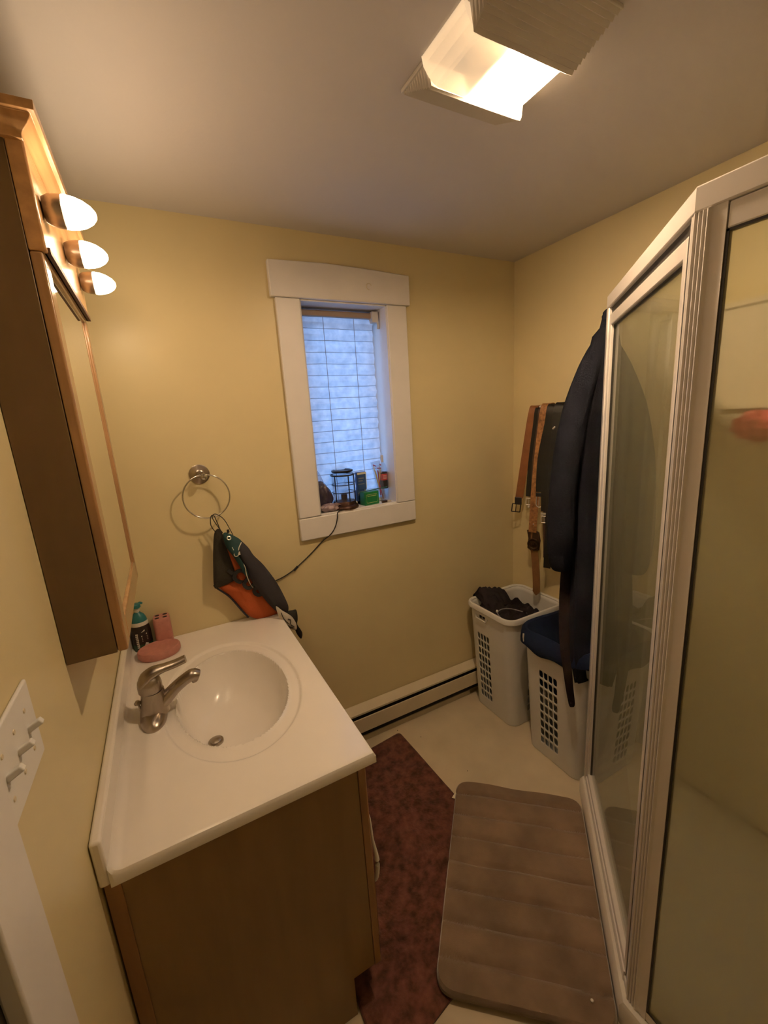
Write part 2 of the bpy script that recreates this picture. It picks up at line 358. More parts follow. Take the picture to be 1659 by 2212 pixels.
# pleated shade
t = thing('pleated_window_shade', 'white translucent pleated paper shade with thin cords covering the window', 'window shade', (.97, .075, 1.24))
zt, zb = 2.005, 1.20; npl = 17
def fsh(u, v):
    x = .80+u*(1.140-.80); z = zt+(zb-zt)*v; ph = v*npl; f = ph-math.floor(ph)
    return (x+.0008*math.sin(40*v), .080-.009*(1-abs(2*f-1))+.0015*math.sin(9*u+7*v*npl), z)
b = B(); b.grid(fsh, 14, npl*6); b.obj('pleated_paper', 'blind', t, recalc=False)
b = B()
for k in range(1, npl):
    z = zt+(zb-zt)*k/npl; b.tube([(.800+.34*q/8, .0788, z+.0008*math.sin(q*1.7+k)) for q in range(9)], .0012, 5, sub=1)
b.obj('pleat_creases', 'crease', t)
b = B(); b.box((.795, .06, 2.003), (1.138, .105, 2.026)); b.obj('headrail', 'headrail', t, bevel=.002)
b = B(); b.box((1.128, .045, 1.985), (1.158, .10, 2.03)); b.tube([(1.152, .05, 2.0), (1.157, .05, 1.975), (1.158, .055, 1.96)], .006, 8); b.obj('bracket', 'plastic_warm', t, bevel=.003)
for x in (.905, 1.045):
    b = B(); b.tube([(x, .0635, 2.0), (x, .0635, 1.22)], .0011, 6, sub=1); b.obj('cord', 'cord', t)
b = B(); b.box((.80, .06, 1.188), (1.140, .10, 1.204)); b.obj('bottom_rail', 'white_plastic', t, bevel=.002)

# ------------------------------------------------------------------ baseboard heater
t = thing('baseboard_heater', 'long cream baseboard heater with dark slot below the window wall', 'heater', (1.2, -.03, 0))
x0, x1 = .565, 1.90
b = B(); b.prism([(x0, -.004, .205), (x0, -.052, .186), (x0, -.052, .176), (x0, -.046, .176), (x0, -.046, .182), (x0, -.004, .199)], (x1-x0, 0, 0)); b.obj('top_cover', 'heater', t, bevel=.001)
b = B(); b.box((x0, -.053, .078), (x1, -.047, .156)); b.box((x0, -.047, .078), (x1, -.03, .082)); b.obj('front_panel', 'heater', t, bevel=.002)
b = B(); b.box((x0, -.040, .05), (x1, -.006, .19)); b.obj('heating_core', 'void', t)
b = B(); b.box((x0, -.014, .035), (x1, -.002, .20)); b.obj('back_plate', 'heater', t)
b = B()
for xx in (x0, x1-.02):
    b = B(); b.box((xx, -.054, .04), (xx+.02, -.003, .20)); b.obj('end_cap', 'heater', t, bevel=.003)
b = B(); b.box((.56, -.022, 0), (1.57, -.001, .030)); tag(b.obj('baseboard_back', 'heater', loc=(0, 0, 0), bevel=.003), kind='structure')

# ------------------------------------------------------------------ vanity cabinet
VX, VY, ZC = .5588, -.9296, .8023
FX, PY = .5347, -.9092
t = thing('vanity_cabinet', 'brown maple vanity cabinet under the cream sink top', 'cabinet', (.27, -.46, 0))
b = B(); b.prism([(.004, PY, 0), (.454, PY, 0), (.454, PY, .132), (.515, PY, .132), (.515, PY, .772), (.004, PY, .772)], (0, .016, 0)); b.obj('side_panel', 'maple', t)
b = B(); b.box((.004, PY-.004, 0), (.030, PY+.001, .772)); b.obj('rear_stile', 'maple_trim', t, bevel=.001)
b = B(); b.box((.516, PY-.003, .132), (FX, PY+.06, .772)); b.box((.516, -.06, .132), (FX, -.012, .772)); b.box((.516, PY+.06, .73), (FX, -.06, .772)); b.box((.516, PY+.06, .132), (FX, -.06, .17)); b.box((.516, -.49, .17), (FX, -.44, .73))
b.obj('face_frame', 'maple_trim', t, bevel=.002)
b = B(); b.box((.004, -.024, .132), (.515, -.010, .772)); b.box((.004, PY+.016, .13), (.515, -.024, .146)); b.obj('inner_carcass', 'maple', t)
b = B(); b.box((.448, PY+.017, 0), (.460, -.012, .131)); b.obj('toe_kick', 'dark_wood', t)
for ya, yb in ((PY+.035, -.475), (-.455, -.035)):
    b = B(); b.box((FX, ya, .155), (FX+.018, yb, .745))
    dd = b.obj('door', 'maple_trim', t, bevel=.005)
    b = B(); b.box((FX+.017, ya+.06, .215), (FX+.023, yb-.06, .685)); b.obj('raised_panel', 'maple_trim', dd, bevel=.005)
    hy = ya+.02 if ya < -.6 else yb-.02
    b = B(); b.tube([(FX+.016, hy, .56), (FX+.022, hy-.002, .54), (FX+.026, hy-.004, .47), (FX+.033, hy-.006, .40), (FX+.028, hy-.006, .345), (FX+.016, hy, .33)], [.004, .004, .0035, .007, .006, .005], 10); tag(b.obj('handle', 'white_plastic', dd), 'white curved handle')

# ------------------------------------------------------------------ vanity top with bowl
t = thing('bathroom_sink', 'cream moulded sink top with oval basin and backsplash on the brown vanity', 'sink', (.28, -.46, .775))
SX, SY, SA, SB = .302, -.478, .155, .243
def ztop(x, y):
    dx, dy = (x-SX)/SA, (y-SY)/SB; d = math.hypot(dx, dy)
    z = 0
    if d < 1.06:
        cx = SX
        for _ in range(4):
            cx = SX-.068*max(0, 1-d); d = math.hypot((x-cx)/SA, dy)
        if d < 1: z = -.150*(1-d**3.8)**.78
    d0 = math.hypot(dx, dy)
    if d0 >= 1: q_ = max(0, min(1, (1.255-d0)/.05)); z -= .0065*q_*q_*(3-2*q_) - .003*max(0, 1-(d0-1)/.05)
    else: z -= .0035
    # cove to backsplash
    c = .022
    if x < .020+c:
        q = (.020+c-x)/c; z += c*(1-math.sqrt(max(0, 1-min(1, q)**2)))
    e = min(VX-x, y-VY); r = .008
    if e < r: z -= r-math.sqrt(max(0, r*r-(r-e)**2))
    return ZC+z
NX, NYY = 150, 230
def ftop(u, v):
    # finer near the borders
    x = .019+u*(VX-.019); y = VY+v*(-.0015-VY)
    return (x, y, ztop(x, y))
b = B(); V = b.grid(ftop, NX, NYY)
def skirt(row):
    prev = None
    for v in row:
        q = b.bm.verts.new((v.co.x, v.co.y, .776)); q2 = b.bm.verts.new((v.co.x-(.03 if abs(v.co.x-VX) < 1e-4 else 0), v.co.y+(.03 if abs(v.co.y-VY) < 1e-4 else 0), .776))
        if prev: b._f([prev[0], v, q, prev[1]]); b._f([prev[1], q, q2, prev[2]])
        prev = (v, q, q2)
skirt(V[0]); skirt([r[-1] for r in V])
b.obj('basin_top', 'counter', t, recalc=True)
b = B(); b.box((.001, VY+.001, .780), (.0205, -.0015, .880)); b.obj('backsplash', 'counter', t, bevel=.006, seg=3)
b = B(); b.lathe([(.001, .006), (.012, .0055), (.016, .003), (.0165, .0), (.0215, .0), (.022, -.006), (.001, -.008)], (.232, -.480, .6545)); b.obj('drain', 'nickel', t)

# ------------------------------------------------------------------ faucet
t = thing('faucet', 'brushed nickel single-lever faucet behind the oval basin', 'faucet', (.085, -.48, ZC))
fx, fy = .090, -.480
b = B(); rs = []
for h, a, c in ((0, .034, .078), (.006, .034, .078), (.013, .031, .073), (.019, .026, .062), (.024, .020, .045)):
    rs.append([(fx+a*math.cos(2*math.pi*k/40), fy+c*(abs(math.sin(2*math.pi*k/40))**.85)*(1 if math.sin(2*math.pi*k/40) >= 0 else -1), ZC+h) for k in range(40)])
b.rings(rs); b.obj('base_plate', 'nickel', t)
b = B(); b.lathe([(.038, .010), (.036, .022), (.0325, .045), (.030, .065), (.029, .074), (.0285, .078)], (fx+.004, fy, ZC), ax=(.05, 0, 1)); b.obj('body', 'nickel', t)
b = B(); b.tube([(fx-.005, fy, ZC+.022), (fx+.03, fy, ZC+.038), (fx+.062, fy, ZC+.063), (fx+.090, fy, ZC+.080), (fx+.112, fy, ZC+.088), (fx+.127, fy, ZC+.082)], [.026, .024, .0205, .0195, .0205, .0175], 18, flat=.80); b.tube([(fx+.112, fy, ZC+.082), (fx+.116, fy, ZC+.066)], .009, 14, sub=1); b.obj('spout', 'nickel', t)
b = B(); b.lathe([(.0285, .079), (.030, .082), (.0305, .098), (.028, .112), (.020, .124), (.006, .130)], (fx+.004, fy, ZC)); b.tube([(fx-.012, fy, ZC+.098), (fx-.002, fy, ZC+.118), (fx+.018, fy, ZC+.130), (fx+.045, fy, ZC+.134), (fx+.075, fy, ZC+.137), (fx+.102, fy, ZC+.143)], [.024, .028, .024, .0175, .0165, .0160], 16, flat=.60); b.obj('lever_handle', 'nickel', t)
b = B(); b.tube([(fx-.026, fy, ZC+.015), (fx-.031, fy, ZC+.048)], .0028, 8, sub=1); b.lathe([(.002, 0), (.008, .003), (.009, .007), (.004, .013)], (fx-.032, fy, ZC+.047)); b.obj('drain_lift_rod', 'nickel', t)

# ------------------------------------------------------------------ pink soap dish, toothbrush holder, soap pump
t = B()
out = [(.107+.069*math.cos(a)*(1), -.112+.056*math.sin(a)) for a in [2*math.pi*k/40 for k in range(40)]]
def oval(s, z): return [(.107+(x-.107)*s, -.112+(y+.112)*s, z) for x, y in out]
t.rings([oval(.93, ZC+.0005), oval(1.0, ZC+.008), oval(1.0, ZC+.022), oval(.965, ZC+.0275), oval(.90, ZC+.0285), oval(.86, ZC+.0265), oval(.05, ZC+.0265)])
tag(t.obj('soap_dish', 'pink', loc=(.107, -.112, ZC)), 'pink oval soap dish on the sink top beside the faucet', 'soap dish')
t = thing('toothbrush_holder', 'pink square toothbrush holder with round holes on the sink top', 'toothbrush holder', (.127, -.036, ZC))
b = B(); rs = []
def sq(h, s):
    r = []
    for k in range(32):
        a = 2*math.pi*k/32; c, q = math.cos(a), math.sin(a)
        r.append((.127+.029*s*math.copysign(abs(c)**.45, c), -.036+.029*s*math.copysign(abs(q)**.45, q), ZC+h))
    return r
b.rings([sq(0, .96), sq(.01, 1), sq(.097, .98), sq(.105, .95), sq(.109, .88)]); b.obj('body', 'pink', t)
b = B()
for dx, dy in ((-.013, -.013), (.013, -.013), (-.013, .013), (.013, .013)): b.lathe([(.0001, .0), (.0062, .0), (.0062, .0012), (.0001, .0012)], (.127+dx, -.036+dy, ZC+.1085), sx=1.25)
tag(b.obj('brush_holes', 'void', t), 'dark openings')
t = thing('soap_pump_bottle', 'dark foaming pump bottle with teal collar in the corner of the sink top', 'soap bottle', (.057, -.040, ZC))
px, py = .056, -.040
b = B(); b.mi = 0; b.lathe([(.028, 0), (.0315, .004), (.0325, .03)], (px, py, ZC), sx=1.0, sy=.8, caps=True); b.mi = 1; b.lathe([(.0325, .030), (.0325, .075), (.030, .094), (.026, .104)], (px, py, ZC), sy=.8, caps=False)
b.obj('bottle', ['soapgreen', 'soapbody'], t)
b = B(); b.lathe([(.0285, .099), (.029, .108), (.027, .113)], (px, py, ZC), sy=.85); b.obj('white_ring', 'print', t)
b = B(); b.lathe([(.027, .112), (.026, .122), (.020, .136), (.011, .145), (.009, .148)], (px, py, ZC), sy=.85); b.obj('collar', 'teal_cap', t)
b = B(); b.lathe([(.008, .146), (.008, .153), (.0105, .1535), (.0105, .157), (.008, .158), (.008, .164)], (px, py, ZC)); b.obj('pump_neck', 'print', t)
b = B(); b.lathe([(.012, .163), (.015, .165), (.0145, .176), (.010, .180)], (px, py, ZC)); b.tube([(px, py, ZC+.172), (px+.012, py+.014, ZC+.174), (px+.018, py+.022, ZC+.169)], [.006, .005, .004], 8); b.obj('pump_head', 'teal_cap', t)
# printed marks of the front label, laid on the bottle's curved face
def on_bottle(b, pts, r=.0331):
    vs = [b.bm.verts.new((px+r*math.sin(a), py-r*.8*math.cos(a), ZC+h)) for a, h in pts]; b._f(vs)
b = B()
for k in range(8):                       # upright brand lettering
    h = .018+k*.0072; a0 = -.42+.02*math.sin(k*2)
    on_bottle(b, [(a0-.13, h), (a0+.13, h), (a0+.13, h+.005), (a0-.13, h+.005)])
on_bottle(b, [(-.36, .02), (-.30, .02), (-.30, .074), (-.36, .074)])
on_bottle(b, [(.02, .060), (.62, .066), (.62, .071), (.02, .064)]); on_bottle(b, [(.05, .076), (.45, .080), (.45, .086), (.2, .080)])
on_bottle(b, [(.10, .012), (.30, .006), (.60, .010), (.72, .020), (.60, .032), (.36, .036), (.18, .024)], .0334)
b.obj('label_print', 'print', t, recalc=False)
b = B()
for h in (.041, .047, .053): on_bottle(b, [(.04, h), (.66, h+.005), (.66, h+.008), (.04, h+.003)])
b.obj('fine_print', 'printdim', t, recalc=False)

# ------------------------------------------------------------------ medicine cabinet with lamps
CY0, CY1, CD = -.784, -.282, .103
t = thing('medicine_cabinet', 'oak medicine cabinet with mirror door, crown moulding and three lamps on the left wall', 'medicine cabinet', (.05, -.53, 1.154))
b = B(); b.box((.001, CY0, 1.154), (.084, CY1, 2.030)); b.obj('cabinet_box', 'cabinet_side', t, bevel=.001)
b = B()
b.box((.085, CY0, 1.154), (CD, CY0+.048, 1.874)); b.box((.085, CY1-.036, 1.154), (CD, CY1, 1.874)); b.box((.085, CY0+.048, 1.154), (CD, CY1-.036, 1.210)); b.box((.085, CY0+.048, 1.862), (CD, CY1-.036, 1.874))
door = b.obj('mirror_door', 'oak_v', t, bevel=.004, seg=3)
b = B(); b.box((.086, CY0+.044, 1.206), (.098, CY1-.032, 1.866)); b.obj('mirror', 'mirror', door)
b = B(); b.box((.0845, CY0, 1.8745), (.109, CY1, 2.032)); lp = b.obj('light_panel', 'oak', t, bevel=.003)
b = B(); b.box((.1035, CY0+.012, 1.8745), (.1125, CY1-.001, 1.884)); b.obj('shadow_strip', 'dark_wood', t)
prof = [(-.003, 2.028), (.006, 2.030), (.0065, 2.036), (.010, 2.040), (.018, 2.046), (.0235, 2.053), (.024, 2.057), (.031, 2.0585), (.032, 2.071), (-.003, 2.071)]
path = lambda o: [(.002, CY0-o), (CD+o, CY0-o), (CD+o, CY1+o), (.002, CY1+o)]
b = B(); cols = [[(x, y, z) for (x, y) in path(o)] for o, z in prof]
b.rings([[cols[j][i] for j in range(len(prof))] for i in range(4)]); b.obj('crown_moulding', 'oak', t, bevel=.0008)
for ly in (-.730, -.530, -.330):
    LZ = 1.957
    b = B(); b.lathe([(.010, .0), (.019, .002), (.0235, .010), (.0255, .020), (.0262, .029), (.0245, .031)], (.109, ly, LZ), ax=(1, 0, 0)); lamp = b.obj('lamp', 'nickel', t)
    b = B(); b.lathe([(.0255, .0305), (.0262, .036), (.0245, .048), (.0205, .060), (.0135, .071), (.006, .077), (.001, .078)], (.109, ly, LZ), ax=(1, 0, 0)); tag(b.obj('glass_shade', 'lampglass', lamp), 'lit white glass shade')

# ------------------------------------------------------------------ towel ring
t = thing('towel_ring', 'round nickel towel ring with wall plate beside the window', 'towel ring', (.336, -.01, 1.41))
b = B(); b.lathe([(.036, 0), (.036, .004), (.031, .007), (.029, .010), (.023, .013), (.020, .018), (.0135, .021), (.010, .030), (.010, .052)], (.336, -.001, 1.413), ax=(0, -1, 0)); b.obj('wall_plate', 'nickel', t)
b = B(); b.lathe([(.002, .0), (.010, .002), (.0125, .010), (.010, .018), (.002, .021)], (.345, -.047, 1.408), ax=(0, -1, 0)); b.obj('ring_post', 'chrome', t)
b = B(); b.ring((.345, -.056, 1.334), (1, 0, 0), (0, .05, 1), .080, .0030, n=72); b.obj('ring', 'chrome', t)

# ------------------------------------------------------------------ face coverings hung from the ring
def outline(pts, sub=4): return catmull(pts, sub, True)
t = thing('hanging_face_mask', 'orange and black cloth face mask hanging from the towel ring by its ear loop', 'face mask', (.42, -.05, .8), 'face masks hanging from the towel ring')
b = B(); b.pillow(outline([(.338, .986), (.366, .995), (.405, 1.0), (.398, 1.08), (.372, 1.16), (.360, 1.12), (.402, 1.05), (.455, .97), (.545, .84), (.548, .806), (.525, .795), (.470, .798), (.432, .826), (.405, .868), (.372, .930)], 3) if False else outline([(.334, .984), (.395, .996), (.392, 1.06), (.386, 1.125), (.43, 1.06), (.49, .94), (.555, .825), (.528, .794), (.478, .797), (.436, .823), (.405, .872), (.368, .935)], 5), -.040, .026); b.obj('mask_front', 'orange', t)
b = B(); b.pillow(outline([(.353, 1.198), (.376, 1.20), (.388, 1.12), (.402, 1.04), (.404, .998), (.335, .978), (.321, .988), (.327, 1.05), (.338, 1.13)], 4), -.058, .014); b.obj('mask_side', 'darkolive', t)
b = B(); b.tube(catmull([(.322, -.052, .990), (.332, -.05, .974), (.372, -.045, .926), (.407, -.045, .862), (.430, -.046, .822)], 4), .0036, 8, sub=1); b.obj('edge_binding', 'charcoal', t)
b = B(); b.tube([(.356, -.055, 1.196), (.344, -.058, 1.225), (.347, -.062, 1.256), (.358, -.064, 1.262), (.366, -.060, 1.235), (.374, -.055, 1.20)], .0016, 8, sub=5); b.obj('ear_loop', 'black', t)
# lettering on the orange cloth
def letters(txt, size, origin, xdir, ydir, parent, name, m_, ext=.0006):
    cu = bpy.data.curves.new('t', 'FONT'); cu.body = txt; cu.size = size; cu.extrude = ext; cu.offset = size*.05; cu.resolution_u = 4
    ob = bpy.data.objects.new('t', cu); C.objects.link(ob); bpy.context.view_layer.update()
    me = bpy.data.meshes.new_from_object(ob.evaluated_get(bpy.context.evaluated_depsgraph_get())); bpy.data.objects.remove(ob)
    x, y = Vector(xdir).normalized(), Vector(ydir); y = (y-x*y.dot(x)).normalized(); n = x.cross(y)
    root = parent
    while root.parent: root = root.parent
    o0 = Vector(origin)-ORG[root.name]
    for v in me.vertices: v.co = o0+x*v.co.x+y*v.co.y+n*v.co.z
    me.materials.clear(); me.materials.append(M[m_]); o = bpy.data.objects.new(name, me); C.objects.link(o); o.parent = parent; return o
mf = [c for c in t.children if c.name.startswith('mask_front')][0]
letters('-CUU', .072, (.366, -.0715, 1.034), (.66, 0, -.75), (.75, 0, .66), mf, 'printed_lettering', 'black', .003)

t = thing('hanging_face_mask', 'charcoal cloth face mask with teal corner and white piping hanging from the towel ring', 'face mask', (.47, -.07, .8), 'face masks hanging from the towel ring')
b = B(); b.pillow(outline([(.398, 1.185), (.432, 1.160), (.462, 1.120), (.478, 1.085), (.512, 1.035), (.552, .955), (.578, .880), (.588, .835), (.577, .812), (.545, .822), (.512, .868), (.468, .955), (.440, 1.030), (.408, 1.115)], 4), -.078, .030); b.obj('mask_front', 'charcoal', t)
b = B(); b.pillow(outline([(.376, 1.190), (.388, 1.198), (.408, 1.185), (.437, 1.158), (.430, 1.135), (.418, 1.118), (.424, 1.085), (.440, 1.050), (.446, 1.015), (.432, 1.020), (.418, 1.060), (.398, 1.108), (.382, 1.140)], 3), -.097, .016); b.obj('teal_corner', 'teal', t)
b = B(); b.tube(catmull([(.428, -.106, 1.075), (.436, -.108, 1.055), (.438, -.108, 1.02), (.446, -.106, .985), (.456, -.104, .962)], 4), [.0012]+[.0030]*12+[.0012]*4, 8, sub=1, flat=.5)
b.tube([(.436, -.106, 1.152), (.424, -.113, 1.136), (.421, -.114, 1.126)], .0018, 8); b.tube([(.400, -.114, 1.142), (.404, -.114, 1.130)], .0012, 6, sub=1)
b.ring((.411, -.114, 1.112), (1, 0, 0), (0, 0, 1), .008, .0014, n=18, k=6, a0=2.6, a1=6.6); b.box((.420, -.117, 1.108), (.425, -.112, 1.120)); b.obj('white_piping', 'offwhite', t)
b = B(); b.ring((.394, -.112, 1.178), (1, 0, 0), (0, .2, 1), .0062, .0018, n=20, k=8); b.obj('eyelet', 'steel', t)
b = B(); b.tube([(.378, -.085, 1.195), (.360, -.075, 1.232), (.352, -.068, 1.258), (.366, -.066, 1.266), (.392, -.070, 1.240), (.413, -.08, 1.180)], .0016, 8, sub=5); b.lathe([(.004, 0), (.005, .004), (.004, .012)], (.396, -.10, 1.196)); b.obj('ear_loop', 'black', t)

t = thing('hanging_face_mask', 'white cloth face mask with black pattern, lowest of the bundle by the sink corner', 'face mask', (.59, -.05, .73), 'face masks hanging from the towel ring')
b = B(); b.pillow(outline([(.533, .862), (.556, .838), (.590, .803), (.606, .765), (.604, .738), (.586, .745), (.558, .765), (.543, .800)], 4), -.100, .010); ms = b.obj('mask_front', 'offwhite', t)
b = B()
for pts in ([(.548, .835), (.556, .805), (.572, .780)], [(.572, .80), (.583, .792), (.578, .775)], [(.582, .772), (.594, .758)], [(.560, .782), (.578, .762), (.590, .756)]):
    b.tube([(x, -.112, z) for x, z in pts], .0017, 6, sub=4)
b.obj('printed_pattern', 'black', ms)
b = B(); b.pillow(outline([(.580, .812), (.606, .812), (.622, .808), (.624, .770), (.618, .745), (.636, .70), (.628, .672), (.612, .70), (.602, .74), (.590, .78)], 3), -.066, .010); b.obj('black_corner', 'black', t)

# ------------------------------------------------------------------ things on the sill
SZ = OZ0+.006
t = thing('lantern_lamp', 'small dark metal cage lantern lamp with glass jar on the window sill', 'lamp', (.925, .045, SZ))
lx, ly = .925, .043
b = B(); b.lathe([(.062, 0), (.064, .006), (.062, .012), (.054, .018), (.052, .030), (.050, .034), (.020, .036), (.014, .040), (.014, .062), (.010, .064)], (lx, ly, SZ)); b.obj('base', 'bronze', t)
b = B(); b.lathe([(.044, .036), (.047, .045), (.047, .150), (.040, .158), (.040, .166)], (lx, ly, SZ), caps=False); b.obj('glass_jar', 'clear', t)
b = B(); b.ring((lx, ly, SZ+.152), (1,0,0), (0,1,0), .052, .0035); b.ring((lx, ly, SZ+.109), (1,0,0), (0,1,0), .051, .0018); b.ring((lx, ly, SZ+.074), (1,0,0), (0,1,0), .051, .0018)
for k in range(5):
    a = 2*math.pi*k/5-1.45; b.tube([(lx+.051*math.cos(a), ly+.051*math.sin(a), SZ+.03), (lx+.051*math.cos(a), ly+.051*math.sin(a), SZ+.153)], .0026, 8, sub=1)
b.obj('cage', 'blackmetal', t)
b = B(); b.lathe([(.046, .164), (.049, .168), (.048, .173), (.040, .1745), (.038, .171), (.001, .170)], (lx, ly, SZ)); b.obj('lid_ring', 'blackmetal', t)
b = B(); b.tube(catmull([(.90, -.01, SZ+.004), (.872, -.020, SZ+.003), (.859, -.026, SZ-.004), (.8585, -.026, 1.165), (.845, -.025, 1.125), (.822, -.022, 1.094), (.785, -.008, 1.065), (.735, -.007, 1.025), (.699, -.007, .999), (.655, -.007, .970), (.622, -.007, .953), (.585, -.008, .940), (.54, -.010, .932), (.50, -.012, .928)], 5), .0024, 8, sub=1); b.obj('cord', 'black', t)
b = B(); b.tube([(.664, -.009, .977), (.645, -.009, .962)], .0075, 10, sub=1, flat=.6); b.obj('cord_switch', 'black', t, bevel=.001)

t = thing('blue_box', 'small dark blue card box standing upright behind the green box on the sill', 'box', (1.025, .062, SZ+.06), 'blue boxes on the sill')
b = B(); b.box((1.000, .058, SZ+.068), (1.048, .085, SZ+.150)); b.obj('carton', 'bluebox', t, bevel=.001)
b = B(); b.box((1.004, .0568, SZ+.140), (1.046, .058, SZ+.149)); b.box((1.046, .056, SZ+.074), (1.0485, .0579, SZ+.149)); b.obj('cream_edge', 'paper', t)
b = B(); b.box((1.008, .0572, SZ+.120), (1.036, .0578, SZ+.124)); b.box((1.008, .0572, SZ+.108), (1.030, .0578, SZ+.112)); b.box((1.006, .0572, SZ+.094), (1.038, .0578, SZ+.0965)); b.obj('box_print', 'printdim', t)
t = thing('blue_box', 'second blue card box lying beneath the upright blue box on the sill', 'box', (1.02, .062, SZ), 'blue boxes on the sill')
b = B(); b.box((.995, .060, SZ), (1.038, .095, SZ+.067)); b.obj('carton', 'bluebox', t, bevel=.001)
b = B(); b.box((1.003, .059, SZ+.052), (1.028, .0598, SZ+.055)); b.box((1.003, .059, SZ+.044), (1.022, .0598, SZ+.047)); b.obj('box_print', 'printdim', t)
b = B(); b.box((1.0385, .065, SZ+.030), (1.046, .09, SZ+.067)); b.obj('side_flap', 'paper', t)
t = thing('green_box', 'green card box with gold outlined panel on the sill', 'box', (1.06, .03, SZ))
ax = [(1, .12, 0), (-.12, 1, 0), (0, 0, 1)]
b = B(); b.obox((1.046, .032, SZ+.031), .039, .022, .031, ax); b.obj('carton', 'greenbox', t, bevel=.0015)
b = B()
A0 = Vector(ax[0]).normalized(); A1 = Vector(ax[1]).normalized(); fc = Vector((1.046, .032, SZ+.031))-A1*.0224
fr = [(-.026, -.020), (.026, -.020), (.029, -.017), (.029, .015), (.026, .018), (-.026, .018), (-.029, .015), (-.029, -.017), (-.026, -.020)]
b.tube([fc+A0*p+Vector((0, 0, q)) for p, q in fr], .0009, 6, sub=1); b.obox(fc+Vector((0, 0, .011)), .024, .0003, .0013, ax); b.obj('gold_panel_outline', 'goldprint', t)

t = thing('package_of_flossers', 'clear packet of yellow and red sticks leaning beside the green box on the sill', 'packet', (1.10, .05, SZ))
b = B(); b.prism([(1.080, .055, SZ+.190), (1.122, .05, SZ+.195), (1.135, .035, SZ+.008), (1.112, .04, SZ+.008)], (0, .010, 0)); b.obj('clear_bag', 'clearfilm', t)
b = B()
for p, q in (((1.088, .172), (1.112, .060)), ((1.096, .15), (1.118, .05)), ((1.124, .155), (1.108, .05)), ((1.118, .17), (1.112, .06)), ((1.126, .10), (1.132, .01))): b.tube([(p[0], .053, SZ+p[1]), (q[0], .053, SZ+q[1])], .0018, 6, sub=1)
b.obj('yellow_sticks', 'yellowstick', t)
b = B()
for p, q in (((1.085, .178), (1.100, .170)), ((1.108, .150), (1.116, .03)), ((1.106, .160), (1.126, .158)), ((1.112, .09), (1.128, .012)), ((1.120, .178), (1.127, .172))): b.tube([(p[0], .051, SZ+p[1]), (q[0], .051, SZ+q[1])], .0024, 6, sub=1)
b.obj('red_sticks', 'redstick', t)

t = thing('clear_bottle', 'clear plastic bottle with red and black label in the right corner of the sill', 'bottle', (1.142, .062, SZ))
b = B(); b.lathe([(.018, 0), (.020, .004), (.020, .150), (.016, .170), (.008, .182), (.006, .185)], (1.141, .064, SZ)); b.obj('bottle_body', 'clear', t)
b = B(); b.mi = 0; b.lathe([(.0206, .060), (.0206, .100)], (1.141, .064, SZ), caps=False); b.mi = 1; b.lathe([(.0206, .100), (.0206, .130)], (1.141, .064, SZ), caps=False); b.mi = 0; b.lathe([(.0206, .130), (.0206, .137)], (1.141, .064, SZ), caps=False); b.obj('wrap_label', ['blacklabel', 'redlabel'], t)
b = B(); b.lathe([(.0065, .184), (.0065, .215), (.004, .218)], (1.141, .064, SZ)); b.obj('cap', 'plastic_warm', t)
b = B()
for h in (.108, .114, .120): b.box((1.131, .0428, SZ+h), (1.149, .0434, SZ+h+.002))
b.obj('label_print', 'print', t)
b = B(); b.tube([(.992, .028, SZ+.064), (1.05, .02, SZ+.067), (1.128, .022, SZ+.070), (1.138, .03, SZ+.071)], [.0018, .0022, .003, .003], 8); tag(b.obj('dark_green_pen', 'greenish', loc=(1.06, .03, SZ+.063)), 'thin dark green pen lying across the top of the green box', 'pen')
b = B(); b.tube([(1.098, .010, SZ+.0055), (1.125, .008, SZ+.0055)], .005, 10, sub=1); b.mi = 1; b.tube([(1.125, .008, SZ+.0055), (1.146, .006, SZ+.0055)], .0045, 10, sub=1); tag(b.obj('small_tube', ['bronze', 'steel'], loc=(1.12, .009, SZ)), 'small metal tube lying in front of the bottle on the sill', 'tube')
b = B(); b.box((1.102, -.004, SZ+.0002), (1.128, .001, SZ+.0012)); tag(b.obj('paper_slip', 'paper', loc=(1.115, -.002, SZ)), 'tiny white paper slip at the front edge of the sill', 'paper')
# crumpled bags at left of the sill
t = thing('crumpled_plastic_bag', 'glossy dark plastic bag stuffed in the left corner of the sill', 'plastic bag', (.82, .05, SZ))
def crumple(cx, cy, cz, ax_, ay, az, amp, seed, lean=0, zmin=None):
    zmin = SZ+.0005 if zmin is None else zmin
    rnd = random.Random(seed); ph = [rnd.uniform(0, 6.28) for _ in range(12)]
    def f(u, v):
        a = 2*math.pi*u; e = math.pi*(v-.5); r = 1+amp*(math.sin(3*a+ph[0]+4*v)+.7*math.sin(7*a+ph[1]-9*v)+.5*math.sin(13*a+ph[2]+17*v)+.6*math.sin(11*v+ph[3]+2*a))
        z = math.sin(e)
        return (cx+ax_*math.cos(a)*math.cos(e)*r+lean*(z+1), cy+ay*math.sin(a)*math.cos(e)*r, max(cz+az*z*(1+amp*.5*math.sin(5*a+ph[5])), zmin))
    return f
b = B(); b.grid(crumple(.835, .055, SZ+.065, .040, .034, .066, .10, 3, -.008), 40, 24, True); b.obj('dark_film', 'bag_dark', t)
b = B(); b.grid(crumple(.820, .060, SZ+.12, .022, .03, .062, .08, 8, -.006), 30, 20, True); b.obj('clear_film', 'clearfilm', t)
t = thing('mauve_wrapper', 'flattened mauve and silver wrapper in front of the dark bag on the sill', 'wrapper', (.84, .015, SZ))
b = B(); b.grid(crumple(.842, .014, SZ+.018, .042, .022, .018, .16, 12), 40, 16, True)
b.prism([(.845, -.002, SZ+.030), (.892, .000, SZ+.026), (.868, -.003, SZ+.040)], (0, .003, 0)); b.obj('film', 'bag_mauve', t)

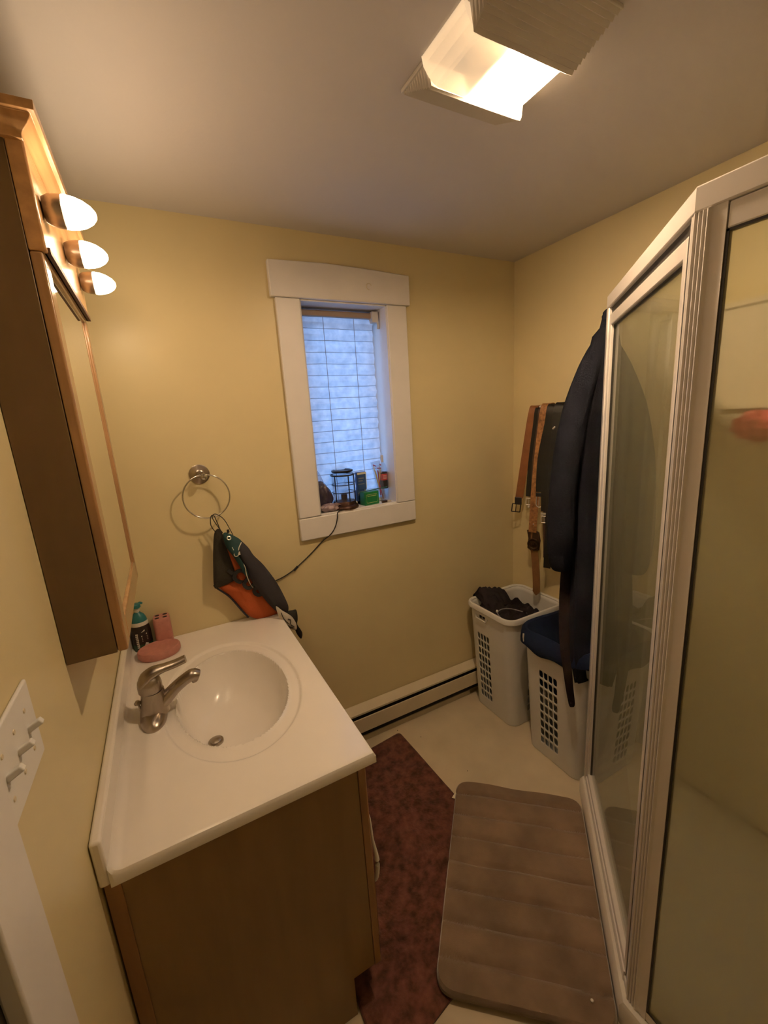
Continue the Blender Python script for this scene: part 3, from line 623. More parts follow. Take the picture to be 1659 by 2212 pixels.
# ------------------------------------------------------------------ laundry hampers
def hamper(y0, y1, name, label, hole_y):
    t = thing(name, label, 'laundry hamper', (1.72, (y0+y1)/2, 0), None)
    Z0, ZT = .004, .598
    def corner(z):           # footprint at height z: x0,x1,y0,y1
        q = z/ZT
        return 1.572-.034*q, 1.880+.020*q, y0+.004-.014*q+.004, y1-.012+.012*q
    R = .045
    # perimeter parameter stations (face, fraction)
    nh = 4; hy0, hy1 = hole_y
    def peri(z):
        xa, xb, ya, yb = corner(z); P = []
        def arc(cx, cy, a0):
            for k in range(1, 6): a = a0+math.pi/2*k/6; P.append((cx+R*math.cos(a), cy+R*math.sin(a)))
        # front face (-x) from y=yb to y=ya
        fr = [0] + [((yb-R)-(hy1-(hy1-hy0)*k/nh))/((yb-R)-(ya+R)) for k in range(nh+1)] + [1]
        for f in fr: P.append((xa, (yb-R)+((ya+R)-(yb-R))*f))
        arc(xa+R, ya+R, math.pi)
        fs = [0, .25, .25+.125, .5, .5+.125, .75, 1]
        for f in fs: P.append((xa+R+(xb-xa-2*R)*f, ya))
        arc(xb-R, ya+R, -math.pi/2)
        for f in (0, .3, .7, 1): P.append((xb, ya+R+(yb-ya-2*R)*f))
        arc(xb-R, yb-R, 0)
        for f in fs[::-1]: P.append((xa+R+(xb-xa-2*R)*f, yb))
        arc(xa+R, yb-R, math.pi/2)
        return P
    nrow = 9; zb_, zt_ = .062, .452
    zs = [Z0, .012, .03] + [zb_+(zt_-zb_)*k/nrow for k in range(nrow+1)] + [.50, .535, .556, .575, ZT]
    b = B(); RR = [[b.bm.verts.new((x, y, z)) for x, y in peri(z)] for z in zs]; n = len(RR[0])
    side = set(range(7+5+1, 7+5+5)); nb = 7+5+7+5+4+5
    side2 = set(range(nb+1, nb+5))
    for j in range(len(zs)-1):
        for i in range(n):
            q = [RR[j][i], RR[j][(i+1) % n], RR[j+1][(i+1) % n], RR[j+1][i]]
            hole = (3 <= j < 3+nrow) and (1 <= i <= nh or i in side or i in side2)
            slot = zs[j] == .535 and (2 <= i <= 3)
            if not (hole or slot): b._f(q); continue
            c = sum((v.co for v in q), Vector())/4
            inner = []
            for k in range(4):
                v = q[k].co; nx_ = q[(k+1) % 4].co; e = nx_-v; g = .80 if hole else .96; ch_ = .20 if hole else .06
                inner.append((b.bm.verts.new(c+(v-c)*g+e*ch_*g), b.bm.verts.new(c+(nx_-c)*g-e*ch_*g)))
            for k in range(4):
                p1, p2 = inner[k]; pn = inner[(k+1) % 4][0]
                b._f([q[k], q[(k+1) % 4], p2, p1]); b._f([q[(k+1) % 4], pn, p2])
    b._f(RR[0][::-1])
    b.obj('basket', 'hamper', t, solid=.0035)
    # rolled rim
    b = B(); P = peri(ZT); P = [P[i] for i in range(len(P)) if i == 0 or (Vector((*P[i], 0))-Vector((*P[i-1], 0))).length > .004]
    cxm = (1.538+1.90)/2; cym = (y0+y1)/2; rs = []
    sec = [(-.002, .004), (.004, .010), (.012, .009), (.0165, .002), (.0165, -.014), (.013, -.018), (.012, -.004), (.006, .0), (.0, -.003)]
    N_ = len(P)
    for i in range(N_):
        a_, c_ = P[(i-1) % N_], P[(i+1) % N_]; d = Vector((c_[0]-a_[0], c_[1]-a_[1], 0)).normalized(); nn = Vector((d.y, -d.x, 0))
        if nn.dot(Vector((P[i][0]-cxm, P[i][1]-cym, 0))) < 0: nn = -nn
        rs.append([Vector((P[i][0], P[i][1], ZT))+nn*o+Vector((0, 0, h)) for o, h in sec])
    rs.append(rs[0]); b.rings(rs, cap0=False, cap1=False); b.obj('rolled_rim', 'hamper', t)
    ym = (hole_y[0]+hole_y[1])/2
    b = B(); b.tube([(1.537, ym+.042, .553), (1.531, ym+.036, .536), (1.530, ym-.036, .536), (1.537, ym-.042, .553)], .0035, 8, sub=1); b.obj('handle_lip', 'hamper', t)
    return t
h1 = hamper(-.358, -.058, 'laundry_hamper', 'tall white plastic hamper with lattice holes in the corner by the heater', (-.212, -.122))
h2 = hamper(-.742, -.440, 'laundry_hamper', 'tall white plastic hamper lined with a navy bag beside the shower', (-.632, -.532))

# clothes in the first hamper
def cloth_patch(f, nu=36, nv=30): b = B(); b.grid(f, nu, nv); return b
def fold(u, v, s): return .010*math.sin(9*u+4*v+s)+.008*math.sin(17*v-6*u+2*s)+.006*math.sin(25*u+13*v+s)+.004*math.sin(41*u-30*v)
t = thing('dark_shorts', 'crumpled black shorts with grey drawstring heaped in the corner hamper', 'clothing', (1.73, -.2, .50))
def f1(u, v):
    x = 1.560+u*.315; y = -.325+v*.245
    # heap rising toward the back left rim
    z = .528+.065*math.exp(-((u-.30)**2/.08+(v-.98)**2/.12))+.035*math.exp(-((u-.5)**2/.08+(v-.25)**2/.10))+1.3*fold(u, v, 1)-.03*max(0, u-.85)*3
    return (x, y, z)
b = cloth_patch(f1); sh = b.obj('heap', 'blackcloth', t, solid=.004)
def f2(u, v):
    # part of the cloth that lies over the wall-side rim
    a = v*math.pi*.9; x = 1.600+u*.185
    prof = [(-.150, .560), (-.105, .600), (-.068, .628), (-.048, .634), (-.030, .620), (-.024, .590), (-.022, .560)]
    i = min(int(v*6), 5); q = v*6-i; y = prof[i][0]*(1-q)+prof[i+1][0]*q; z = prof[i][1]*(1-q)+prof[i+1][1]*q
    return (x+.01*math.sin(7*v+1), y, z+.8*fold(u*.8, v*.7, 4)*(1 if v < .9 else .3)-.025*(abs(u-.45)*2)**3)
b = cloth_patch(f2, 30, 28); b.obj('draped_end', 'blackcloth', t, solid=.004)
b = B(); P = catmull([(1.600, -.290, .552), (1.590, -.255, .562), (1.600, -.215, .574), (1.635, -.205, .580), (1.675, -.225, .580), (1.705, -.265, .575), (1.735, -.29, .560)], 6); b.tube(P, .0022, 6, sub=1); b.obj('drawstring', 'cord', sh)
b = B(); b.tube([(1.598, -.212, .578), (1.606, -.205, .582)], .005, 8, sub=1); b.obj('cord_tip', 'print', sh)
b = B(); b.grid(crumple(1.590, -.115, .500, .026, .050, .045, .05, 5, 0, .3), 24, 16, True); tag(b.obj('mesh_cloth', 'waffle', loc=(1.59, -.115, .46)), 'beige waffle-knit cloth tucked at the front of the corner hamper', 'cloth')

# navy bag liner in the second hamper
t = thing('laundry_bag', 'navy fabric bag folded over the rim of the hamper by the shower', 'laundry bag', (1.72, -.59, .45))
def rr_(s, x0=1.538, x1=1.900, y0=-.748, y1=-.438, R=.05):
    P = []
    for cx, cy, a0 in ((x1-R, y1-R, 0), (x0+R, y1-R, math.pi/2), (x0+R, y0+R, math.pi), (x1-R, y0+R, 1.5*math.pi)):
        for k in range(9): a = a0+math.pi/2*k/8; P.append((cx+(R+s)*math.cos(a), cy+(R+s)*math.sin(a)))
    # densify the straight runs
    Q = []
    for i, p in enumerate(P):
        q = P[(i+1) % len(P)]; L_ = math.dist(p, q); m_ = max(1, int(L_/.02))
        for k in range(m_): Q.append((p[0]+(q[0]-p[0])*k/m_, p[1]+(q[1]-p[1])*k/m_))
    return Q
secs = [(.0195, .545), (.024, .552), (.024, .572), (.022, .59), (.018, .612), (.008, .624), (-.002, .620), (-.006, .60), (-.010, .54), (-.016, .45), (-.022, .36)]
b = B(); rs = []
for k, (s, z) in enumerate(secs):
    Q = rr_(s, 1.5375, 1.90, -.745, -.437); rs.append([(x, y, z + (.010*math.sin(i*.33)+.006*math.sin(i*.9+1)-.012*math.sin(2*math.pi*i/len(Q)+.7) if k < 2 else .004*math.sin(i*.4)*(1 if 2 <= k <= 6 else 2))) for i, (x, y) in enumerate(Q)])
b.rings(rs, cap0=False, cap1=True); b.obj('bag', 'navy', t, solid=.003)
b = B(); b.tube([(1.5115, -.474, .606), (1.5085, -.476, .592), (1.5085, -.477, .570)], .0036, 6, flat=.6); b.obj('white_tag', 'print', t)
b = B(); b.grid(lambda u, v: (1.58+u*.28, -.70+v*.22, .42+.05*math.sin(3*u+2*v)+2*fold(u, v, 7)), 30, 24); tag(b.obj('dark_laundry', 'blackcloth', loc=(1.72, -.59, .40), solid=.005), 'pile of black laundry inside the navy-lined hamper', 'clothing')

# ------------------------------------------------------------------ belts on the right wall
t = thing('belt_rack', 'round-ended metal rod rack on the right wall holding the belts', 'rack', (1.89, -.27, 1.56))
b = B(); b.tube([(1.868, -.165, 1.553), (1.868, -.385, 1.553)], .006, 10, sub=1); b.obj('rod', 'nickel', t)
b = B(); b.lathe([(.016, 0), (.016, .004), (.009, .008), (.008, .04), (.013, .044), (.014, .050), (.009, .055)], (1.917, -.228, 1.572), ax=(-1, 0, 0)); b.obj('peg', 'plastic_warm', t)
def belt_path(yt, ye, ze, xo, zt=1.561, ym=None, zback=1.2):
    ym = (yt+ye)/2 if ym is None else ym
    xf = 1.868-.010-xo; xb = 1.868+.011+xo*.3; r = (xb-xf)/2
    top = [(xb, yt-.004, zback), (xb, yt-.003, 1.45), (xb, yt-.002, zt-.004), (xb-r*.3, yt-.001, zt+.006+xo), (xf+r*.5, yt, zt+.006+xo), (xf, yt+.001, zt-.008)]
    return catmull(top+[(xf-.001, yt+(ye-yt)*.15, 1.50), (xf-.004, ym, (1.5+ze)/2), (xf-.002, ye, ze)], 5)
WD = (-.5, 1, 0)
def belt(name, label, yt, ye, ze, xo, width, m_, ym=None, zback=1.2, tip=False):
    t = thing(name, label, 'belt', (1.868, yt, 1.55), 'leather belts on the wall rack')
    P = belt_path(yt, ye, ze, xo, ym=ym, zback=zback); wl = [width]*len(P)
    if tip: wl[-1] = width*.15; wl[-2] = width*.75
    b = B(); b.strip(P, wl, WD, .0035); b.obj('strap', m_, t, bevel=.0008); return t
def frame_buckle(t, y, z, wy, hz, m_, x, r=.0026, prong=True, name='buckle', tilt=0):
    b = B(); wv = Vector(WD).normalized(); c = Vector((x, y, z)); dn = Vector((0, tilt, -1)).normalized()
    P = [c-wv*wy+dn*0, c+wv*wy, c+wv*wy+dn*hz, c-wv*wy+dn*hz, c-wv*wy]
    for p, q in zip(P, P[1:]): b.tube([p, q], r, 8, sub=1)
    if prong: b.tube([c+wv*.002, c+wv*.001+dn*hz], r*.8, 6, sub=1)
    return b.obj(name, m_, t)
t = belt('leather_belt', 'smooth tan belt with open black square buckle, nearest the window wall', -.200, -.118, 1.122, .014, .040, 'tan', ym=-.155)
b = B(); b.obox((1.838, -.115, 1.105), .003, .018, .020, [(1, .5, 0), (-.5, 1, 0), (0, 0, 1)]); b.obj('keeper', 'black', t, bevel=.002)
frame_buckle(t, -.106, 1.088, .022, .044, 'black', 1.836, .0028, tilt=.15)
t = belt('leather_belt', 'black glossy belt with small steel buckle behind the smooth tan belt', -.226, -.178, 1.135, .006, .034, 'blackleather', ym=-.195)
frame_buckle(t, -.176, 1.125, .015, .034, 'steel', 1.852, .0022)
b = B(); b.lathe([(.007, 0), (.007, .003), (.004, .005)], (1.852, -.174, 1.080), ax=(-1, 0, 0)); b.obj('stud', 'steel', t)
t = belt('leather_belt', 'dark brown belt between the tan belts', -.243, -.208, 1.16, .003, .03, 'brownleather', ym=-.215)
frame_buckle(t, -.207, 1.155, .014, .03, 'darksteel', 1.858, .0022)
t = belt('leather_belt', 'wide tooled tan belt with round dark buckle and long hanging tail', -.275, -.216, .955, .020, .040, 'tooled', ym=-.236)
b = B(); b.lathe([(.030, 0), (.031, .003), (.028, .006), (.022, .006), (.019, .004), (.010, .005), (.008, .008), (.002, .009)], (1.838, -.222, .893), ax=(-1, -.5, 0)); b.obj('round_buckle', 'darksteel', t)
b = B(); b.prism([(1.842, -.172, .957), (1.846, -.192, .968), (1.850, -.242, .958), (1.850, -.252, .915), (1.848, -.245, .862), (1.845, -.200, .848), (1.842, -.176, .862), (1.842, -.182, .915)], (.008, 0, 0)); b.obj('buckle_backing', 'brownleather', t, bevel=.002)
b = B(); P = catmull([(1.852, -.215, .95), (1.851, -.217, .86), (1.853, -.222, .80), (1.853, -.230, .72), (1.852, -.234, .655), (1.852, -.233, .632), (1.852, -.232, .610)], 4); wl = [.037]*len(P); wl[-1] = .002; wl[-2] = .010; wl[-3] = .020; wl[-4] = .03
b.strip(P, wl, WD, .0035); b.obj('tail', 'tail', t)
b = B(); b.lathe([(.004, 0), (.003, .002)], (1.836, -.222, 1.00), ax=(-1, -.5, 0)); b.obj('rivet', 'steel', t)
t = belt('leather_belt', 'black belt with rounded steel buckle just right of the tooled tan belt', -.305, -.252, 1.17, .016, .034, 'blackleather', ym=-.262)
b = B(); b.obox((1.842, -.249, 1.155), .004, .016, .010, [(1, .5, 0), (-.5, 1, 0), (0, 0, 1)]); b.obj('keeper', 'black', t, bevel=.003)
b = B(); wv = Vector(WD).normalized(); c = Vector((1.840, -.252, 1.145)); b.tube([c+wv*.012, c+wv*.014+Vector((0,0,-.022)), c+wv*.016+Vector((0,-.004,-.045)), c+Vector((0,-.002,-.053)), c-wv*.015+Vector((0,0,-.042)), c-wv*.012], .0024, 8); b.tube([c, c+Vector((0, .002, -.045))], .0018, 6, sub=1); b.obj('buckle', 'steel', t)
t = belt('leather_belt', 'long dark belt with steel-tipped buckle, rounded end reaching lowest beside the tan tail', -.325, -.280, 1.075, .010, .032, 'blackleather', ym=-.285)
b = B(); b.obox((1.846, -.279, 1.062), .004, .016, .005, [(1, .5, 0), (-.5, 1, 0), (0, 0, 1)]); b.obj('keeper', 'steel', t, bevel=.001)
frame_buckle(t, -.281, 1.050, .014, .034, 'steel', 1.847, .0024)
b = B(); P = catmull([(1.862, -.283, 1.08), (1.862, -.285, .98), (1.862, -.288, .88), (1.862, -.288, .842), (1.862, -.288, .828)], 4); wl = [.036]*len(P); wl[-1] = .012; wl[-2] = .026; b.strip(P, wl, WD, .0035); b.obj('tail', 'brownleather', t)
frame_buckle(t, -.305, .905, .011, .034, 'darksteel', 1.852, .002)
t = belt('leather_belt', 'black belt with a small steel stud near the top, next to the robe', -.350, -.312, .79, .020, .034, 'blackleather', ym=-.325)
b = B(); b.lathe([(.008, 0), (.008, .003), (.005, .006)], (1.834, -.337, 1.480), ax=(-1, 0, 0), sx=.6, sy=1.2); b.obj('stud', 'steel', t)
t = belt('leather_belt', 'black belt hanging mostly hidden behind the navy robe', -.372, -.345, .80, .012, .034, 'blackleather', ym=-.35)
t = belt('leather_belt', 'rearmost black belt whose tip shows under the robe sleeve', -.392, -.372, .805, .006, .034, 'blackleather', ym=-.38)

# ------------------------------------------------------------------ shower
SQ = Vector((1.078, -1.2755, 0)); SF = Vector((1.572, -.7815, 0)); dA = (SF-SQ).normalized(); nA = Vector((-dA.y, dA.x, 0))   # nA points to the room
ZB, ZT = .072, 1.870
t = thing('shower_enclosure', 'neo-angle corner shower with white frame, hazy glass door and raised base', 'shower', (1.5, -1.2, 0))
poly = [(1.916, -.757), (1.546, -.757), (1.041, -1.262), (1.041, -1.679), (1.916, -1.679)]
inner = [(1.916, -.81), (1.575, -.81), (1.10, -1.285), (1.10, -1.64), (1.916, -1.64)]
b = B(); b.rings([[(x, y, .001) for x, y in poly], [(x, y, ZB-.012) for x, y in poly], [(x+(.006 if x < 1.9 else 0), y-(.006 if y > -1.6 else 0), ZB) for x, y in poly], [(x, y, ZB) for x, y in inner], [(x+(.02 if x < 1.9 else 0), y, ZB-.045) for x, y in inner]]); b.obj('base', 'pan', t)
# surround
b = B(); b.box((1.905, -1.679, ZB-.02), (1.9165, -.775, 1.86)); b.box((1.09, -1.679, ZB-.02), (1.905, -1.668, 1.86)); b.box((1.885, -1.45, 1.53), (1.905, -.96, 1.545))
b.box((1.897, -1.679, 1.845), (1.9165, -.775, 1.862)); b.obj('wall_surround', 'surround', t, bevel=.002)
def bar(b, p, q, z0, z1, th, off=0):       # vertical-sided bar between plan points p,q from z0 to z1
    p, q = Vector(p), Vector(q); d = (q-p).normalized(); n_ = Vector((-d.y, d.x, 0)); c = (p+q)/2+n_*off; c.z = (z0+z1)/2
    b.obox(c, (q-p).length/2, th/2, (z1-z0)/2, [d, n_, (0, 0, 1)])
CB = Vector((1.078, -1.2755, 0)); EB = Vector((1.078, -1.667, 0)); ER = Vector((1.904, -.7815, 0)); OC = Vector((1.060, -1.268, 0))
b = B()
hh = .019
cO, cI = Vector((CB.x-hh, CB.y+hh*.4142, 0)), Vector((CB.x+hh, CB.y-hh*.4142, 0))
fO, fI = Vector((SF.x-hh*.4142, SF.y+hh, 0)), Vector((SF.x+hh*.4142, SF.y-hh, 0))
ring_ = [Vector((CB.x-hh, EB.y, 0)), cO, fO, Vector((ER.x, ER.y+hh, 0)), Vector((ER.x, ER.y-hh, 0)), fI, cI, Vector((CB.x+hh, EB.y, 0))]
for q in ((0, 1, 6, 7), (1, 2, 5, 6), (2, 3, 4, 5)):
    b.prism([(ring_[i].x, ring_[i].y, ZT) for i in q], (0, 0, .040))
bmesh.ops.remove_doubles(b.bm, verts=b.bm.verts, dist=.0001)
b.obj('header_rail', 'aluminium', t, bevel=.003)
b = B(); bar(b, SQ, SF, ZB, ZB+.022, .034); bar(b, EB, CB, ZB, ZB+.028, .03); bar(b, SF, ER, ZB, ZB+.028, .03); b.obj('bottom_track', 'aluminium', t, bevel=.003)
b = B(); bar(b, SQ+dA*.03, SF-dA*.03, ZB, ZB+.034, .010, .014); b.obj('track_lip', 'aluminium', t, bevel=.002)
# fluted near post
OP = Vector((CB.x-.017, CB.y+.017*.4142, 0))
Q0, Q1 = OP+dA*.005, OP-Vector((0, .024, 0)); ptsO = [OP+dA*.017]
ch = (Q1-Q0); nO = Vector((-ch.y, ch.x, 0)).normalized()
if nO.dot(Vector((-1, .4, 0))) < 0: nO = -nO
for k in range(4):
    for q, o in ((0, -.0022), (.22, .0012), (.5, .0022), (.78, .0012)): ptsO.append(Q0+ch*((k+q)/4)+nO*(o+.002))
ptsO += [Q1+nO*.001, Q1+Vector((.001, -.003, 0)), OP-Vector((0, .046, 0)), Vector((CB.x-.004, OP.y-.046, 0)), Vector((CB.x+.017, CB.y-.012, 0)), SQ+dA*.017-nA*.017]
b = B(); b.prism([(p.x, p.y, ZB) for p in ptsO], (0, 0, ZT-ZB)); b.obj('corner_post', 'aluminium', t)
b = B(); bar(b, SF-dA*.022, SF+dA*.006, ZB, ZT-.0, .040); bar(b, SF, SF+Vector((.03, 0, 0)), ZB, ZT, .03); b.obj('far_post', 'aluminium', t, bevel=.004)
b = B(); bar(b, ER-Vector((.03, 0, 0)), ER, ZB, ZT, .03); b.obj('wall_channel', 'aluminium', t, bevel=.002)
b = B(); bar(b, EB, EB+Vector((0, .03, 0)), ZB, ZT, .03); b.obj('wall_channel', 'aluminium', t, bevel=.002)
b = B(); bar(b, EB+Vector((0, .028, 0)), CB-Vector((0, .040, 0)), ZT-.040, ZT-.001, .014, .009); b.obj('side_panel_rail', 'aluminium', t, bevel=.003)
b = B(); bar(b, CB-Vector((0, .0435, 0)), CB-Vector((0, .038, 0)), ZB+.028, ZT-.04, .010, .010); bar(b, EB+Vector((0, .03, 0)), CB-Vector((0, .04, 0)), ZT-.0435, ZT-.0395, .010, .010); bar(b, EB+Vector((0, .03, 0)), CB-Vector((0, .04, 0)), ZB+.028, ZB+.032, .010, .010); b.obj('gasket', 'gasket', t)
b = B(); bar(b, EB+Vector((0, .03, 0)), CB-Vector((0, .040, 0)), ZB+.03, ZT-.041, .005, .011); b.obj('side_glass', 'glassB', t)
b = B(); bar(b, SF+Vector((.03, 0, 0)), ER-Vector((.03, 0, 0)), ZB+.028, ZT, .005); b.obj('return_glass', 'glassS', t)
# door
da, db = SQ+dA*.025, SF-dA*.026; dz0, dz1 = ZB+.030, ZT-.022
b = B(); bar(b, da, da+dA*.020, dz0, dz1, .026, .002); bar(b, db-dA*.020, db, dz0, dz1, .026, .002); bar(b, da, db, dz1-.034, dz1, .026, .002); bar(b, da, db, dz0, dz0+.028, .026, .002)
dr = b.obj('door', 'aluminium', t, bevel=.003)
b = B(); bar(b, da+dA*.019, db-dA*.019, dz0+.026, dz1-.032, .005); b.obj('glass', 'glassA', dr)
b = B(); bar(b, da+dA*.0195, da+dA*.0225, dz0+.028, dz1-.034, .012); bar(b, db-dA*.0225, db-dA*.0195, dz0+.028, dz1-.034, .012); bar(b, da+dA*.02, db-dA*.02, dz1-.037, dz1-.0335, .012); b.obj('glass_gasket', 'gasket', dr)
b = B(); bar(b, SQ+dA*.016, SQ+dA*.0255, ZB+.02, ZT-.004, .012, .0078); bar(b, SQ+dA*.017, SF-dA*.02, ZT-.022, ZT, .010, .004); bar(b, SF-dA*.026, SF-dA*.020, ZB+.02, ZT-.004, .012); b.obj('door_gap_seal', 'gasket', t)
# bath pouf and bottle inside
t = thing('bath_pouf', 'pink mesh bath pouf hanging inside the shower behind the hazy glass', 'bath sponge', (1.82, -1.10, 1.40))
b = B()
def fp(u, v):
    a, e = 2*math.pi*u, math.pi*(v-.5); r = .052*(1+.16*math.sin(9*a+5*v)+.10*math.sin(14*a-22*v)+.08*math.sin(31*v))
    return (1.82+r*math.cos(a)*math.cos(e), -1.10+r*math.sin(a)*math.cos(e)*1.1, 1.480+r*.75*math.sin(e))
b.grid(fp, 60, 30, True); b.obj('mesh_ball', 'pouf', t)
b = B(); b.tube([(1.82, -1.10, 1.515), (1.87, -1.10, 1.548), (1.888, -1.10, 1.549)], .002, 6); b.obj('cord_loop', 'print', t)
t = thing('shampoo_bottle', 'tall pale bottle standing on the shower ledge behind the glass', 'bottle', (1.88, -1.20, 1.546))
b = B(); b.lathe([(.017, 0), (.0185, .01), (.0185, .13), (.010, .15)], (1.880, -1.20, 1.546), sy=1.2); b.obj('body', 'white_plastic', t)
b = B(); b.lathe([(.010, .149), (.010, .175), (.006, .178)], (1.880, -1.20, 1.546)); b.obj('cap', 'white_plastic', t)

# ------------------------------------------------------------------ robe hanging on the shower's outer frame
t = thing('bathrobe', 'dark navy fleece bathrobe hanging at the end of the shower above the hampers', 'bathrobe', (1.66, -.68, .5))
def sect(cx, cy, a, c, z, n=44, fa=.0, ph=0):
    r = []
    for k in range(n):
        an = 2*math.pi*k/n; w_ = 1+fa*math.sin(7*an+ph)+fa*.6*math.sin(11*an+ph*2)
        r.append((cx+a*math.cos(an)*w_, min(cy+c*math.sin(an)*w_, 9), z))
    return r
b = B(); lev = [(1.70, -.690, .020, .022, 1.880), (1.70, -.690, .045, .026, 1.865), (1.705, -.692, .060, .032, 1.835), (1.705, -.690, .098, .036, 1.805), (1.705, -.686, .122, .042, 1.70), (1.700, -.682, .150, .046, 1.5), (1.695, -.682, .140, .046, 1.30), (1.690, -.684, .130, .046, 1.15), (1.680, -.692, .128, .046, .95), (1.665, -.705, .135, .040, .75), (1.630, -.722, .115, .028, .62), (1.622, -.732, .09, .018, .50)]
fin = []
for i in range(len(lev)-1):
    for k in range(4):
        q = k/4; fin.append([lev[i][j]*(1-q)+lev[i+1][j]*q for j in range(5)])
fin.append(lev[-1])
b.rings([sect(*f, fa=.05*min(1, (1.9-f[4])*2), ph=f[4]*1.5) for f in fin]); b.obj('robe_body', 'robe', t)
b = B(); b.tube([(1.650, -.684, 1.785), (1.610, -.674, 1.70), (1.558, -.666, 1.56), (1.526, -.660, 1.40), (1.511, -.657, 1.25), (1.506, -.656, 1.10), (1.511, -.656, 1.00), (1.516, -.656, .965)], [.028, .040, .048, .051, .050, .051, .046, .036], 22, flat=.85, upv=(1, 0, .2)); b.obj('sleeve', 'robe', t)
b = B(); b.tube([(1.675, -.69, 1.80), (1.664, -.70, 1.845), (1.672, -.692, 1.878), (1.70, -.69, 1.888)], [.03, .022, .018, .012], 12); b.obj('collar', 'robe', t)
b = B(); b.tube([(1.60, -.645, 1.272), (1.585, -.642, 1.25), (1.570, -.646, 1.18), (1.556, -.652, .98), (1.540, -.660, .83), (1.516, -.685, .66), (1.503, -.712, .56), (1.500, -.728, .48), (1.502, -.738, .425), (1.502, -.740, .41)], [.012, .020, .023, .023, .024, .021, .018, .015, .013, .008], 14, flat=.35, upv=(.5, 1, 0)); tie = tag(b.obj('tie_belt', 'robe_tie', t), 'dark brown tie belt')
b = B()
for k in range(34):
    q = k/33; z = 1.245-.27*q; x = 1.562-.014*q; b.tube([(x-.014, -.662, z), (x-.009, -.667, z-.003)], .0008, 4, sub=1)
b.obj('edge_stitching', 'stitch', tie)
b = B(); b.tube([(1.70, -.758, 1.89), (1.70, -.72, 1.892), (1.70, -.70, 1.885), (1.70, -.69, 1.87), (1.70, -.70, 1.862)], .003, 8); b.obj('hanging_loop', 'robe', t)

# ------------------------------------------------------------------ rug, bath mat, paper scraps
def slab_outline(cs, r, n=7):
    out = []; N_ = len(cs)
    for i in range(N_):
        p = Vector(cs[i]); a = (Vector(cs[i-1])-p).normalized(); c = (Vector(cs[(i+1) % N_])-p).normalized()
        ang = a.angle(c); d = r/math.tan(ang/2); s_, e_ = p+a*d, p+c*d
        for k in range(n+1):
            q = k/n; out.append(tuple((s_*(1-q)+p*q)*(1-q)+(p*(1-q)+e_*q)*q))
    return out
# the rug is built as a dense heightfield clipped to its outline
def inside(poly, x, y):
    c = False; j = len(poly)-1
    for i in range(len(poly)):
        if (poly[i][1] > y) != (poly[j][1] > y) and x < (poly[j][0]-poly[i][0])*(y-poly[i][1])/(poly[j][1]-poly[i][1])+poly[i][0]: c = not c
        j = i
    return c
def pile_sheet(poly, hfun, base, step):
    xs = [p[0] for p in poly]; ys = [p[1] for p in poly]; cx, cy = sum(xs)/len(xs), sum(ys)/len(ys)
    b = B(); nr = int(.5/step); rs = []
    dens = []
    for i, p in enumerate(poly):
        q = poly[(i+1) % len(poly)]; m_ = max(1, int(math.dist(p, q)/step))
        for k in range(m_): dens.append((p[0]+(q[0]-p[0])*k/m_, p[1]+(q[1]-p[1])*k/m_))
    rs.append([(x, y, base) for x, y in dens])
    for k in range(nr+1):
        t_ = 1-k/nr; rs.append([(cx+(x-cx)*t_, cy+(y-cy)*t_, base+hfun(cx+(x-cx)*t_, cy+(y-cy)*t_)*(.6 if k == 0 else 1)) for x, y in dens])
    b.rings(rs, cap0=True, cap1=False); return b
rnd = random.Random(3)
from mathutils import noise
rugpoly = slab_outline([(1.072, -.070), (1.090, -.538), (.712, -1.010), (.462, -1.060), (.462, -.14)], .022)
b = pile_sheet(rugpoly, lambda x, y: .011+.003*noise.noise((x*22, y*22, 0)), .001, .008)
tag(b.obj('burgundy_rug', 'rug', loc=(.8, -.5, 0)), 'burgundy shag rug on the floor along the vanity', 'rug')
# memory-foam mat, channels across its width
mc = [Vector((1.128, -.472, 0)), Vector((1.492, -.803, 0)), Vector((1.006, -1.292, 0)), Vector((.652, -.988, 0))]
e1 = ((mc[1]-mc[0])+(mc[2]-mc[3])).normalized(); e2 = Vector((e1.y, -e1.x, 0))
if e2.dot(mc[3]-mc[0]) < 0: e2 = -e2
def mat_h(x, y):
    u = (Vector((x, y, 0))-mc[0]).dot(e2); s = .0; seams = [.063+.0925*k for k in range(7)]
    d = min(abs(u-q) for q in seams); h = .020+.006*noise.noise((x*7, y*7, 1))
    return h-.0085*math.exp(-(d/.0075)**2)
pm = slab_outline([tuple(c)[:2] for c in mc], .055, 10)
b = pile_sheet([(p[0], p[1]) for p in pm], mat_h, .0165, .0085)
mo = b.obj('bath_mat', 'mat', loc=(1.1, -.85, .0)); tag(mo, 'taupe memory-foam bath mat with stitched channels beside the shower', 'bath mat')
b = B(); b.rings([[(1.062, -.523, .020), (1.098, -.508, .021), (1.10, -.545, .022), (1.085, -.552, .020)], [(1.062, -.523, .021), (1.098, -.508, .025), (1.10, -.545, .026), (1.085, -.552, .021)]]); tag(b.obj('paper_scrap', 'paper', loc=(1.08, -.53, .02)), 'small cream paper scrap between the rug and the bath mat', 'paper')
b = B(); b.lathe([(.004, 0), (.003, .0015)], (1.000, -1.215, .0375)); tag(b.obj('white_crumb', 'print', loc=(1.0, -1.215, .037)), 'tiny white speck on the near end of the bath mat', 'crumb')
for i, (x, y) in enumerate(((1.073, -.048), (1.150, -.150), (1.215, -.435))):
    b = B(); b.lathe([(.0022, 0), (.0016, .0015)], (x, y, .0002), n=8); tag(b.obj('floor_speck', 'void', loc=(x, y, 0)), ['tiny dark speck on the floor between rug corner and heater', 'tiny dark speck on the floor beside the far end of the rug', 'tiny dark speck on the floor above the bath mat'][i], 'speck', 'dark specks on the floor')

